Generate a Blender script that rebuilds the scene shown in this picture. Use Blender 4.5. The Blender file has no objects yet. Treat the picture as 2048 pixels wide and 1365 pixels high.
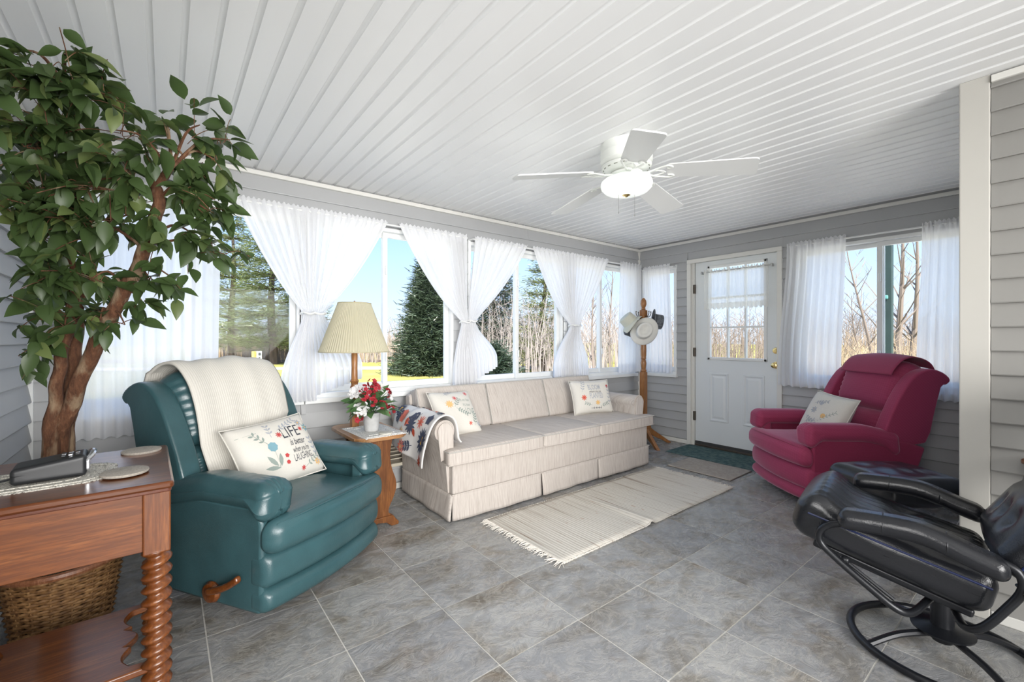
import bpy, bmesh, math, random
from mathutils import Vector, Matrix, noise
random.seed(7)
scene = bpy.context.scene
C = scene.collection
PI = math.pi
def R(d): return math.radians(d)

# ------------------------------------------------------------------ camera
FPX, CXP, CYP = 871.3, 1006.3, 678.0          # focal length and principal point in photo pixels (2048 x 1365)
YAW = R(52.26); CAMH = 1.2
cam = bpy.data.cameras.new('camera'); camo = bpy.data.objects.new('camera', cam); C.objects.link(camo)
cam.sensor_width = 36; cam.lens = FPX*36/2048
cam.shift_x = (1024-CXP)/2048; cam.shift_y = -(682.5-CYP)/2048
cam.clip_start = .02; cam.clip_end = 400
camo.location = (0, 0, CAMH); camo.rotation_euler = (PI/2, 0, YAW-PI/2)
scene.camera = camo

XL_ = -.57
# ------------------------------------------------------------------ world, sun, area lights, exposure
w = bpy.data.worlds.new('sky'); scene.world = w; w.use_nodes = True
nt = w.node_tree; nt.nodes.clear()
o = nt.nodes.new('ShaderNodeOutputWorld'); bg = nt.nodes.new('ShaderNodeBackground')
tc = nt.nodes.new('ShaderNodeTexCoord'); sx = nt.nodes.new('ShaderNodeSeparateXYZ'); rp = nt.nodes.new('ShaderNodeValToRGB')
nt.links.new(tc.outputs['Generated'], sx.inputs[0]); nt.links.new(sx.outputs['Z'], rp.inputs[0])
nt.links.new(rp.outputs[0], bg.inputs[0]); nt.links.new(bg.outputs[0], o.inputs[0])
rp.color_ramp.elements[0].position = 0.0; rp.color_ramp.elements[0].color = (.58, .68, .85, 1)
rp.color_ramp.elements[1].position = 1.0; rp.color_ramp.elements[1].color = (.30, .50, .88, 1)
e = rp.color_ramp.elements.new(.22); e.color = (.34, .52, .88, 1)
bg.inputs[1].default_value = .88
def sun(rot, e, ang, col):
    l = bpy.data.lights.new('sun', 'SUN'); l.energy = e; l.angle = R(ang); l.color = col
    b = bpy.data.objects.new('sun', l); C.objects.link(b); b.rotation_euler = rot
sun((R(36), 0, R(-30)), 7.8, 6, (1, .95, .87))
def area(name, loc, rot, sx_, sy_, e, col=(1, 1, 1), spread=180):
    l = bpy.data.lights.new(name, 'AREA'); l.shape = 'RECTANGLE'; l.size = sx_; l.size_y = sy_; l.energy = e; l.color = col; l.spread = R(spread)
    b = bpy.data.objects.new(name, l); C.objects.link(b); b.location = loc; b.rotation_euler = rot
area('fill_behind', (1.0, -2.44, 1.25), (R(86), 0, R(-4)), 3.0, 1.7, 68, (1, .985, .965), 115)  # added fill lamp behind the camera; the back wall has no window
area('fill_side', (XL_+.05, .35, 1.25), (R(76), 0, R(-52)), 1.5, 1.3, 14, (1, .985, .965), 95)  # added soft fill beside the left wall, where no opening is built
scene.view_settings.view_transform = 'Standard'; scene.view_settings.look = 'None'
scene.view_settings.exposure = 1.1; scene.view_settings.gamma = 1; scene.view_settings.use_curve_mapping = False

# ------------------------------------------------------------------ mesh builder
class MB:
    def __init__(s): s.v = []; s.f = []
    def add(s, vs, fs):
        b = len(s.v); s.v += [tuple(p) for p in vs]; s.f += [tuple(i+b for i in q) for q in fs]; return s
    def box(s, x0, y0, z0, x1, y1, z1):
        return s.add([(x0,y0,z0),(x1,y0,z0),(x1,y1,z0),(x0,y1,z0),(x0,y0,z1),(x1,y0,z1),(x1,y1,z1),(x0,y1,z1)],
            [(0,3,2,1),(4,5,6,7),(0,1,5,4),(1,2,6,5),(2,3,7,6),(3,0,4,7)])
    def prism(s, poly, ax, a, b):
        n = len(poly)
        def P(p, t): return {0:(t,p[0],p[1]),1:(p[0],t,p[1]),2:(p[0],p[1],t)}[ax]
        vs = [P(p, a) for p in poly]+[P(p, b) for p in poly]
        return s.add(vs, [tuple(range(n-1,-1,-1)), tuple(range(n, 2*n))]+[(i,(i+1)%n,n+(i+1)%n,n+i) for i in range(n)])
    def lathe(s, prof, n=24, c=(0,0,0), caps=True):
        vs = []; fs = []
        for r, z in prof:
            for k in range(n): a = 2*PI*k/n; vs.append((c[0]+r*math.cos(a), c[1]+r*math.sin(a), c[2]+z))
        m = len(prof)
        for j in range(m-1):
            for k in range(n): fs.append((j*n+k, j*n+(k+1)%n, (j+1)*n+(k+1)%n, (j+1)*n+k))
        if caps:
            if prof[0][0] > 1e-5: fs.append(tuple(range(n-1,-1,-1)))
            if prof[-1][0] > 1e-5: fs.append(tuple((m-1)*n+k for k in range(n)))
        return s.add(vs, fs)
    def tube(s, path, r, n=8, closed=False, caps=True, flat=1.0):
        P = [Vector(p) for p in path]; m = len(P); vs = []; fs = []
        if m < 2: return s
        nrm = None
        for i in range(m):
            if closed: t = P[(i+1)%m]-P[i-1]
            else: t = P[min(i+1,m-1)]-P[max(i-1,0)]
            if t.length < 1e-9: t = Vector((0,0,1))
            t.normalize()
            if nrm is None:
                nrm = t.orthogonal().normalized() if abs(t.z) > .9 else t.cross(Vector((0,0,1))).normalized()
            nrm = (nrm-t*nrm.dot(t)); nrm = nrm.normalized() if nrm.length > 1e-6 else t.orthogonal().normalized()
            b = t.cross(nrm); rr = r[i] if isinstance(r,(list,tuple)) else r
            for k in range(n):
                a = 2*PI*k/n; vs.append(P[i]+(nrm*math.cos(a)+b*math.sin(a)*flat)*rr)
        for j in range(m if closed else m-1):
            j2 = (j+1)%m
            for k in range(n): fs.append((j*n+k, j*n+(k+1)%n, j2*n+(k+1)%n, j2*n+k))
        if caps and not closed: fs += [tuple(range(n-1,-1,-1)), tuple((m-1)*n+k for k in range(n))]
        return s.add(vs, fs)
    def grid(s, fn, nu, nv, wrapu=False):
        vs = [fn(i/nu, j/nv) for j in range(nv+1) for i in range(nu if wrapu else nu+1)]
        w_ = nu if wrapu else nu+1; fs = []
        for j in range(nv):
            for i in range(nu):
                i2 = (i+1) % w_
                fs.append((j*w_+i, j*w_+i2, (j+1)*w_+i2, (j+1)*w_+i))
        return s.add(vs, fs)
    def rbox(s, c, sz, r, n=6, fn=None, m=3):
        """rounded box centred at c: n flat segments per side, m per rounded edge; fn(x,y,z) (in unit -1..1) -> offset"""
        hx = [q/2 for q in sz]; r = min([r]+[q*.999 for q in hx])
        def ticks(hh):
            t = [-hh+r*(1-math.cos(PI/2*k/m)) if False else -hh+r*k/m for k in range(m)]
            inner = [-hh+r+(2*(hh-r))*k/n for k in range(n+1)]
            return t+inner+[-q for q in reversed(t)]
        T = [ticks(q) for q in hx]; idx = {}; vs = []; fs = []
        def V(p):
            key = tuple(round(q,6) for q in p)
            if key in idx: return idx[key]
            inn = [max(-hx[k]+r, min(hx[k]-r, p[k])) for k in range(3)]
            d = Vector([p[k]-inn[k] for k in range(3)])
            # map cube offset to sphere
            if d.length > 1e-9:
                mx = max(abs(q) for q in d); q = d*(1/r)
                x,y,z = q
                sp = Vector((x*math.sqrt(max(0,1-y*y/2-z*z/2+y*y*z*z/3)), y*math.sqrt(max(0,1-z*z/2-x*x/2+z*z*x*x/3)), z*math.sqrt(max(0,1-x*x/2-y*y/2+x*x*y*y/3))))
                if d.length > 1e-9 and sum(1 for k in d if abs(k) > 1e-9) == 1: sp = q
                d = sp*r
            P = [inn[k]+d[k] for k in range(3)]
            if fn:
                off = fn(*[P[k]/hx[k] for k in range(3)]); P = [P[k]+off[k] for k in range(3)]
            idx[key] = len(vs); vs.append([P[k]+c[k] for k in range(3)]); return idx[key]
        for ax in range(3):
            u, v_ = [(1,2),(2,0),(0,1)][ax]
            for sg in (-1,1):
                for i in range(len(T[u])-1):
                    for j in range(len(T[v_])-1):
                        q = []
                        for a,b in ((i,j),(i+1,j),(i+1,j+1),(i,j+1)):
                            p = [0,0,0]; p[ax] = sg*hx[ax]; p[u] = T[u][a]; p[v_] = T[v_][b]; q.append(V(p))
                        fs.append(tuple(q) if sg > 0 else tuple(reversed(q)))
        return s.add(vs, fs)
    def xf(s, M, start=0):
        for i in range(start, len(s.v)): s.v[i] = tuple(M @ Vector(s.v[i]))
        return s
    def mesh(s, name, smooth=True, ang=40):
        me = bpy.data.meshes.new(name); me.from_pydata(s.v, [], s.f)
        me.polygons.foreach_set('use_smooth', [bool(smooth)]*len(me.polygons))
        if smooth and ang: me.set_sharp_from_angle(angle=R(ang))
        me.update(); return me
    def build(s, name, mat, parent=None, smooth=True, ang=40, bevel=0, sub=0, solid=0, loc=None, rot=None):
        me = s.mesh(name, smooth, ang); return put(name, me, mat, parent, bevel, sub, solid, loc, rot)

def put(name, me, mat, parent=None, bevel=0, sub=0, solid=0, loc=None, rot=None):
    ob = bpy.data.objects.new(name, me); C.objects.link(ob)
    if mat is not None and not me.materials: me.materials.append(mat)
    if parent: ob.parent = parent
    if loc: ob.location = loc
    if rot: ob.rotation_euler = rot
    if solid: md = ob.modifiers.new('solid','SOLIDIFY'); md.thickness = solid; md.offset = 0
    if bevel: md = ob.modifiers.new('bevel','BEVEL'); md.width = bevel; md.segments = 2; md.limit_method = 'ANGLE'; md.angle_limit = R(40)
    if sub: md = ob.modifiers.new('sub','SUBSURF'); md.levels = sub; md.render_levels = sub
    return ob
def thing(name, label, cat, loc=(0,0,0), rz=0, group=None):
    ob = bpy.data.objects.new(name, None); C.objects.link(ob); ob.empty_display_size = .05
    ob.location = loc; ob.rotation_euler = (0,0,R(rz)); return tag(ob, label, cat, group)
def tag(ob, label, cat, group=None):
    ob['label'] = label; ob['category'] = cat
    if group: ob['group'] = group
    return ob
def struct(ob): ob['kind'] = 'structure'; return ob
def pt(px, depth):
    """world XY at a given depth along the viewing direction under photo column px"""
    f = Vector((math.cos(YAW), math.sin(YAW))); r = Vector((math.sin(YAW), -math.cos(YAW)))
    return f*depth + r*depth*(px-CXP)/FPX
def lerp(a, b, t): return a+(b-a)*t
def smooth(t): t = max(0, min(1, t)); return t*t*(3-2*t)
def spline(pts, n=6, closed=False):
    """Catmull-Rom through points"""
    P = [Vector(p) for p in pts]; out = []; m = len(P)
    for i in range(m if closed else m-1):
        if closed: a,b,c_,d = P[i-1],P[i],P[(i+1)%m],P[(i+2)%m]
        else: a,b,c_,d = P[max(i-1,0)],P[i],P[i+1],P[min(i+2,m-1)]
        for k in range(n):
            t = k/n
            out.append(.5*((2*b)+(c_-a)*t+(2*a-5*b+4*c_-d)*t*t+(3*b-a-3*c_+d)*t**3))
    if not closed: out.append(P[-1])
    return out
# ------------------------------------------------------------------ materials
class N:
    """small node-tree helper"""
    def __init__(s, name):
        s.m = bpy.data.materials.new(name); s.m.use_nodes = True; s.t = s.m.node_tree
        s.b = s.t.nodes['Principled BSDF']; s.out = s.t.nodes['Material Output']
    def n(s, typ, **kw):
        x = s.t.nodes.new('ShaderNode'+typ)
        for k, v in kw.items():
            if k.startswith('i_'): x.inputs[k[2:].replace('_',' ')].default_value = v
            else: setattr(x, k, v)
        return x
    def l(s, a, b): s.t.links.new(a, b)
    def coord(s, kind='Object', scale=(1,1,1), rot=(0,0,0), loc=(0,0,0)):
        c = s.n('TexCoord'); m = s.n('Mapping'); s.l(c.outputs[kind], m.inputs[0])
        m.inputs['Scale'].default_value = scale; m.inputs['Rotation'].default_value = rot; m.inputs['Location'].default_value = loc
        return m.outputs[0]
    def noise(s, vec, scale, detail=4, rough=.55, dist=0):
        x = s.n('TexNoise'); s.l(vec, x.inputs['Vector']); x.inputs['Scale'].default_value = scale
        x.inputs['Detail'].default_value = detail; x.inputs['Roughness'].default_value = rough; x.inputs['Distortion'].default_value = dist
        return x.outputs['Fac']
    def ramp(s, fac, stops):
        x = s.n('ValToRGB'); s.l(fac, x.inputs[0]); cr = x.color_ramp
        while len(cr.elements) < len(stops): cr.elements.new(.5)
        for el, (p, c) in zip(cr.elements, stops): el.position = p; el.color = (*c, 1) if len(c) == 3 else c
        return x.outputs[0]
    def mix(s, fac, a, b, mode='MIX'):
        x = s.n('MixRGB', blend_type=mode)
        for k, q in ((0, fac), (1, a), (2, b)):
            if hasattr(q, 'is_linked'): s.l(q, x.inputs[k])
            else: x.inputs[k].default_value = q if not isinstance(q, tuple) or len(q) == 4 else (*q, 1)
        return x.outputs[0]
    def math(s, op, a, b=0.0):
        x = s.n('Math', operation=op)
        for k, q in ((0, a), (1, b)):
            if hasattr(q, 'is_linked'): s.l(q, x.inputs[k])
            else: x.inputs[k].default_value = q
        return x.outputs[0]
    def col(s, c):
        if hasattr(c, 'is_linked'): s.l(c, s.b.inputs['Base Color'])
        else: s.b.inputs['Base Color'].default_value = (*c, 1)
    def bump(s, h, strength=.3, dist=.01):
        x = s.n('Bump'); s.l(h, x.inputs['Height']); x.inputs['Strength'].default_value = strength; x.inputs['Distance'].default_value = dist
        s.l(x.outputs[0], s.b.inputs['Normal'])
    def set(s, **kw):
        for k, v in kw.items(): s.b.inputs[k.replace('_',' ')].default_value = v
    def rand(s):
        x = s.n('ObjectInfo'); return x.outputs['Random']

def plain(name, c, rough=.5, metal=0, bump=None, var=None, spec=.5, kind='Object'):
    q = N(name); q.set(Roughness=rough, Metallic=metal); q.b.inputs['Specular IOR Level'].default_value = spec
    if var:
        v = q.coord(kind); f = q.noise(v, var[0]); k = var[1]
        q.col(q.ramp(f, [(.3, tuple(x*(1-k) for x in c)), (.7, tuple(min(1,x*(1+k)) for x in c))]))
    else: q.col(c)
    if bump:
        v = q.coord(kind); q.bump(q.noise(v, bump[0], 5), bump[1], bump[2] if len(bump) > 2 else .005)
    return q.m

def wood(name, dark, mid, light, axis=2, scale=1.0, rough=.35, coat=0.0):
    q = N(name); sc = [9, 9, 9]; sc[axis] = .7
    v = q.coord('Object', tuple(x*scale for x in sc))
    f1 = q.noise(v, 3, 6, .6, .6); f2 = q.noise(v, 22, 3, .6)
    c = q.ramp(f1, [(.32, dark), (.5, mid), (.66, light)])
    c = q.mix(q.ramp(f2, [(.42, (0,0,0)), (.62, (1,1,1))]), q.mix(.75, c, dark), c)
    q.col(c); q.set(Roughness=rough); q.b.inputs['Coat Weight'].default_value = coat; q.b.inputs['Coat Roughness'].default_value = .15
    q.bump(f2, .08, .002); return q.m

def leather(name, c, rough=.33, wr=.25):
    q = N(name); v = q.coord('Object'); f = q.noise(v, 6, 4)
    q.col(q.ramp(f, [(.3, tuple(x*.85 for x in c)), (.7, tuple(x*1.12 for x in c))])); q.set(Roughness=rough)
    vo = q.n('TexVoronoi'); q.l(v, vo.inputs['Vector']); vo.inputs['Scale'].default_value = 260
    wn = q.noise(v, 14, 3, .5, 1.2)
    h = q.math('ADD', q.math('MULTIPLY', vo.outputs['Distance'], .12), q.math('MULTIPLY', wn, wr))
    q.bump(h, .35, .006); return q.m

def fabric(name, c, scale=350, rough=.9, amt=.12, bump=.25):
    q = N(name); v = q.coord('Object'); f = q.noise(v, scale, 2); g = q.noise(v, 5, 3)
    a = q.ramp(f, [(.3, tuple(x*(1-amt) for x in c)), (.7, tuple(min(1,x*(1+amt)) for x in c))])
    q.col(q.mix(q.math('MULTIPLY', g, .25), a, tuple(x*.88 for x in c))); q.set(Roughness=rough)
    q.b.inputs['Specular IOR Level'].default_value = .2; q.b.inputs['Sheen Weight'].default_value = .15
    q.bump(f, bump, .002); return q.m

def glossmix(name):
    """window glass: mostly clear pane with a weak mirror reflection"""
    q = N(name); t = q.n('BsdfTransparent'); g = q.n('BsdfGlossy'); mx = q.n('MixShader'); lw = q.n('LayerWeight')
    g.inputs['Roughness'].default_value = .02; t.inputs[0].default_value = (.97, .985, .98, 1)
    fac = q.math('ADD', q.math('MULTIPLY', q.math('POWER', lw.outputs['Facing'], 5.0), .30), .004)
    q.l(fac, mx.inputs[0]); q.l(t.outputs[0], mx.inputs[1]); q.l(g.outputs[0], mx.inputs[2]); q.l(mx.outputs[0], q.out.inputs['Surface'])
    return q.m

def sheer(name, clear=.28, c=(.93, .94, .96)):
    q = N(name); t = q.n('BsdfTransparent'); tr = q.n('BsdfTranslucent'); d = q.n('BsdfDiffuse'); m1 = q.n('MixShader'); m2 = q.n('MixShader')
    for x in (tr, d): x.inputs[0].default_value = (*c, 1)
    v = q.coord('Object', (1,1,1)); f = q.noise(v, 900, 1)
    m1.inputs[0].default_value = .5; q.l(tr.outputs[0], m1.inputs[1]); q.l(d.outputs[0], m1.inputs[2])
    fac = q.math('ADD', q.math('MULTIPLY', f, .2), 1-clear-.1); q.l(fac, m2.inputs[0])
    q.l(t.outputs[0], m2.inputs[1]); q.l(m1.outputs[0], m2.inputs[2]); q.l(m2.outputs[0], q.out.inputs['Surface'])
    return q.m

def slate():
    q = N('slate_tile'); c = q.n('TexCoord'); m = q.n('Mapping'); q.l(c.outputs['Object'], m.inputs[0])
    r = q.rand(); off = q.n('CombineXYZ'); q.l(q.math('MULTIPLY', r, 37.0), off.inputs[0]); q.l(q.math('MULTIPLY', r, 91.0), off.inputs[1])
    q.l(off.outputs[0], m.inputs['Location']); v = m.outputs[0]
    mp2 = q.n('Mapping'); q.l(v, mp2.inputs[0]); mp2.inputs['Scale'].default_value = (1, 1.4, 1); mp2.inputs['Rotation'].default_value = (0,0,.5)
    f1 = q.noise(mp2.outputs[0], 3.2, 6, .62, .5); f2 = q.noise(mp2.outputs[0], 9, 8, .7, .7); f3 = q.noise(v, 60, 4, .6)
    base = q.ramp(f1, [(.24, (.10,.083,.060)), (.40, (.215,.205,.188)), (.52, (.275,.28,.287)), (.76, (.36,.362,.36))])
    rust = q.ramp(q.noise(v, 4.2, 5, .6, .8), [(.56, (0,0,0)), (.72, (1,1,1))])
    base = q.mix(q.math('MULTIPLY', rust, .45), base, (.24,.175,.11))
    vein = q.ramp(f2, [(.46,(0,0,0)),(.5,(1,1,1)),(.54,(0,0,0))])
    base = q.mix(q.math('MULTIPLY', vein, .3), base, (.55,.53,.48))
    tone = q.ramp(r, [(0,(.86,.86,.87)),(1,(1.1,1.09,1.06))]); base = q.mix(1.0, base, tone, 'MULTIPLY')
    q.col(base); q.l(q.ramp(f2, [(.3,(.18,.18,.18)),(.7,(.34,.34,.34))]), q.b.inputs['Roughness'])
    h = q.math('ADD', q.math('MULTIPLY', f2, 1.0), q.math('MULTIPLY', f3, .2)); q.bump(h, .8, .010); return q.m

def striated():
    """sofa upholstery: narrow broken vertical streaks of beige, rose and grey"""
    q = N('striated_upholstery'); g = q.n('NewGeometry'); sp = q.n('SeparateXYZ'); c = q.n('TexCoord'); q.l(c.outputs['Object'], sp.inputs[0])
    def streak(sx_, sz_, k):
        cb = q.n('CombineXYZ'); q.l(q.math('MULTIPLY', q.math('ADD', sp.outputs[0], q.math('MULTIPLY', sp.outputs[1], .35)), sx_), cb.inputs[0])
        q.l(q.math('MULTIPLY', q.math('ADD', sp.outputs[2], q.math('MULTIPLY', sp.outputs[1], .8)), sz_), cb.inputs[1]); cb.inputs[2].default_value = k
        return q.noise(cb.outputs[0], 1, 3, .6)
    a = streak(210, 5, 0); b = streak(420, 9, 5.5); d = streak(60, 2, 11)
    col = q.ramp(a, [(.33,(.35,.295,.26)),(.45,(.485,.43,.39)),(.56,(.565,.52,.475)),(.68,(.44,.385,.345))])
    col = q.mix(q.ramp(b, [(.5,(0,0,0)),(.62,(.6,.6,.6))]), col, (.37,.325,.29))
    col = q.mix(q.math('MULTIPLY', d, .3), col, (.60,.565,.53))
    q.col(col); q.set(Roughness=.85); q.b.inputs['Specular IOR Level'].default_value = .25; q.bump(a, .25, .002); return q.m

def knit(name, c, sx_=1, sy_=1):
    q = N(name); v = q.coord('UV', (1,1,1)); wv = q.n('TexWave'); q.l(v, wv.inputs['Vector']); wv.inputs['Scale'].default_value = 14
    wv.bands_direction = 'X'; wv.inputs['Distortion'].default_value = .4; w2 = q.n('TexWave'); q.l(v, w2.inputs['Vector']); w2.inputs['Scale'].default_value = 34; w2.bands_direction = 'Y'
    h = q.math('MULTIPLY', wv.outputs['Fac'], q.math('ADD', q.math('MULTIPLY', w2.outputs['Fac'], .4), .6))
    q.col(q.mix(h, tuple(x*.9 for x in c), c)); q.set(Roughness=.95); q.b.inputs['Specular IOR Level'].default_value = .1; q.bump(h, .28, .004); return q.m

def diamond(name, c):
    """woven fabric with a fine diamond relief"""
    q = N(name); v = q.coord('Object', (1,1,1)); h = []
    sp = q.n('SeparateXYZ'); q.l(v, sp.inputs[0])
    for s_ in (1,-1):
        a = q.math('ADD', q.math('MULTIPLY', sp.outputs[0], s_), q.math('ADD', q.math('MULTIPLY', sp.outputs[2], .8), q.math('MULTIPLY', sp.outputs[1], .8)))
        h.append(q.math('SINE', q.math('MULTIPLY', a, 190.0)))
    hh = q.math('ADD', q.math('MULTIPLY', q.math('MULTIPLY', h[0], h[1]), .5), .5); f = q.noise(v, 6, 3)
    fuzz = q.noise(v, 420, 2)
    col = q.mix(q.math('MULTIPLY', hh, .5), c, tuple(min(1,x*1.25+.01) for x in c)); col = q.mix(q.math('MULTIPLY', f, .3), col, tuple(x*.8 for x in c))
    q.col(col); q.set(Roughness=.72); q.b.inputs['Sheen Weight'].default_value = .45; q.b.inputs['Sheen Roughness'].default_value = .4
    q.b.inputs['Sheen Tint'].default_value = (1,.7,.85,1); q.b.inputs['Specular IOR Level'].default_value = .3
    q.bump(q.math('ADD', hh, q.math('MULTIPLY', fuzz, .4)), .12, .002); return q.m

def leafmat(name, c1, c2, trans=.25):
    q = N(name); r = q.rand(); q.col(q.ramp(r, [(0, c1), (1, c2)])); q.set(Roughness=.42)
    t = q.n('BsdfTranslucent'); mx = q.n('MixShader'); mx.inputs[0].default_value = trans
    q.l(q.ramp(r, [(0, tuple(x*1.6 for x in c1)), (1, tuple(min(1,x*1.7) for x in c2))]), t.inputs[0])
    q.l(q.b.outputs[0], mx.inputs[1]); q.l(t.outputs[0], mx.inputs[2]); q.l(mx.outputs[0], q.out.inputs['Surface']); return q.m

def rugmat():
    q = N('rag_rug'); v = q.coord('Object'); sp = q.n('SeparateXYZ'); q.l(v, sp.inputs[0])
    cb = q.n('CombineXYZ'); q.l(q.math('MULTIPLY', sp.outputs[0], 62.0), cb.inputs[0]); q.l(q.math('MULTIPLY', sp.outputs[1], 1.1), cb.inputs[1])
    f = q.noise(cb.outputs[0], 1, 3, .6); st = q.ramp(f, [(.30,(.24,.18,.14)),(.37,(.43,.39,.345)),(.44,(.55,.52,.47)),(.7,(.61,.58,.53))])
    cb2 = q.n('CombineXYZ'); q.l(q.math('MULTIPLY', sp.outputs[0], 60.0), cb2.inputs[0]); q.l(q.math('MULTIPLY', sp.outputs[1], 14.0), cb2.inputs[1])
    g = q.noise(cb2.outputs[0], 1, 2); st = q.mix(q.ramp(g, [(.66,(0,0,0)),(.72,(.7,.7,.7))]), st, (.42,.30,.24))
    q.col(st); q.set(Roughness=.95); q.b.inputs['Specular IOR Level'].default_value = .1
    q.bump(q.noise(v, 160, 2), .4, .003); return q.m

MT = dict(
    siding=plain('siding_vinyl', (.43,.435,.44), .45, var=(1.5,.03), bump=(40,.05)),
    sidingdk=plain('house_siding_vinyl', (.285,.278,.262), .5, var=(1.5,.03), bump=(40,.05)),
    white=plain('white_vinyl', (.80,.81,.80), .35), offwhite=plain('offwhite_trim', (.74,.73,.69), .4),
    almond=plain('almond_post', (.53,.515,.475), .5, var=(3,.02)), ceil=plain('ceiling_vinyl', (.87,.875,.875), .38),
    grout=plain('grout', (.60,.585,.55), .9, bump=(200,.3)), slate=slate(), dark=plain('dark_gap', (.05,.05,.05), .8),
    glass=glossmix('window_glass'), sheer=sheer('sheer_voile', .13, (.96,.965,.98)), lace=sheer('lace', .22, (.93,.93,.90)), door=plain('door_paint', (.76,.79,.80), .38),
    brass=plain('polished_brass', (.80,.62,.28), .18, 1), steel=plain('brushed_steel', (.55,.55,.55), .3, 1), bronze=plain('bronze', (.12,.10,.08), .45, .6),
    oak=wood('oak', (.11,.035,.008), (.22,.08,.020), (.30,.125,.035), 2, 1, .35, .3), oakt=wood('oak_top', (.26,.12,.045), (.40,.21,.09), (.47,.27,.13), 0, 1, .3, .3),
    pine=wood('golden_oak', (.22,.085,.024), (.33,.145,.045), (.40,.19,.07), 2, 1, .4, .2),
    cherry=wood('cherry', (.10,.026,.005), (.185,.054,.010), (.25,.083,.019), 0, .8, .28, .4), cherryv=wood('cherry_upright', (.10,.026,.005), (.185,.055,.011), (.25,.083,.019), 2, .8, .28, .4),
    cherrydk=wood('cherry_dark', (.10,.030,.016), (.17,.05,.026), (.22,.075,.036), 0, .8, .22, .5),
    teal=leather('teal_leather', (.036,.090,.101), .28, .5), black=leather('black_leather', (.010,.011,.014), .26, .6),
    blackm=plain('black_metal', (.012,.013,.016), .3, .3), maroon=diamond('maroon_weave', (.29,.033,.088)), maroonp=fabric('maroon_plain', (.265,.028,.076), 300, .75),
    sofa=striated(), welt=fabric('welt', (.42,.40,.37), 400), throw=knit('cream_knit', (.70,.67,.61)), pillow=fabric('linen', (.66,.635,.58), 420, .9, .06, .2),
    floralc=fabric('fleece_white', (.72,.70,.675), 300, .95, .04), rug=rugmat(), fringe=plain('fringe_cotton', (.72,.68,.62), .9),
)
# ------------------------------------------------------------------ room shell
XL, XD, YW, YB, ZC = -.57, 4.72, 3.30, -2.5, 2.325
XR, YR = 2.79, .285            # house wall and its outer corner
# floor with individual tiles
fl = struct(MB().box(XL-.2, YB-.2, -.08, XD+.2, YW+.2, -.0022).build('floor', MT['grout'], smooth=False))
TP = .421; tx0, ty0 = .971, 1.694; g = .0045
tme = MB().box(-TP/2+g/1.0*.6, -TP/2+g*.6, -.02, TP/2-g*.6, TP/2-g*.6, 0).mesh('tile', False)
tme.materials.append(MT['slate'])
rt = random.Random(3)
i0 = math.floor((XL-tx0)/TP); i1 = math.ceil((XD-tx0)/TP); j0 = math.floor((-1.1-ty0)/TP); j1 = math.ceil((YW-ty0)/TP)
def clip_tile(i, j):
    x0, x1 = tx0+i*TP, tx0+(i+1)*TP; y0, y1 = ty0+j*TP, ty0+(j+1)*TP
    cx0, cx1, cy0, cy1 = max(x0, XL), min(x1, XD), max(y0, YB), min(y1, YW)
    if cx1-cx0 < .02 or cy1-cy0 < .02: return
    if x1 < 0 and y1 < 0: return
    h = g*.6
    if (cx0, cx1, cy0, cy1) == (x0, x1, y0, y1):
        ob = bpy.data.objects.new('tile', tme); C.objects.link(ob); ob.location = ((x0+x1)/2, (y0+y1)/2, 0)
    else:
        me = MB().box(cx0+h-(x0+x1)/2, cy0+h-(y0+y1)/2, -.02, cx1-h-(x0+x1)/2, cy1-h-(y0+y1)/2, 0).mesh('tile', False)
        ob = put('tile', me, MT['slate'], loc=((x0+x1)/2, (y0+y1)/2, 0))
    ob.parent = fl; ob.rotation_euler = (R(rt.uniform(-.10,.10)), R(rt.uniform(-.10,.10)), 0)
for i in range(i0, i1):
    for j in range(j0, j1): clip_tile(i, j)

# ceiling with grooved vinyl panels running towards the windows
ce = struct(MB().box(XL-.2, YB-.2, ZC+.03, XD+.2, YW+.2, ZC+.12).build('ceiling', MT['ceil'], smooth=False))
BP = .1018; gw = .022; gd = .014
prof = [(0,0),(BP-gw,0)]
for k in range(1,8): a = PI*k/8; prof.append((BP-gw/2-gw/2*math.cos(a), gd*math.sin(a)))
prof.append((BP,0)); top = [(BP,.02),(0,.02)]
bme = MB().prism(prof+top, 1, YB, YW-.004).mesh('ceiling_panel', True, 50); bme.materials.append(MT['ceil'])
# groove phase taken from the notches along the window wall
nx = .563
k0 = math.ceil((XL-nx)/BP); k1 = math.floor((XD-nx)/BP)
for k in range(k0-1, k1):
    ob = bpy.data.objects.new('ceiling_panel', bme); C.objects.link(ob); ob.parent = ce; ob.location = (nx+k*BP+gw/2-BP+BP, 0, ZC)

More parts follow.
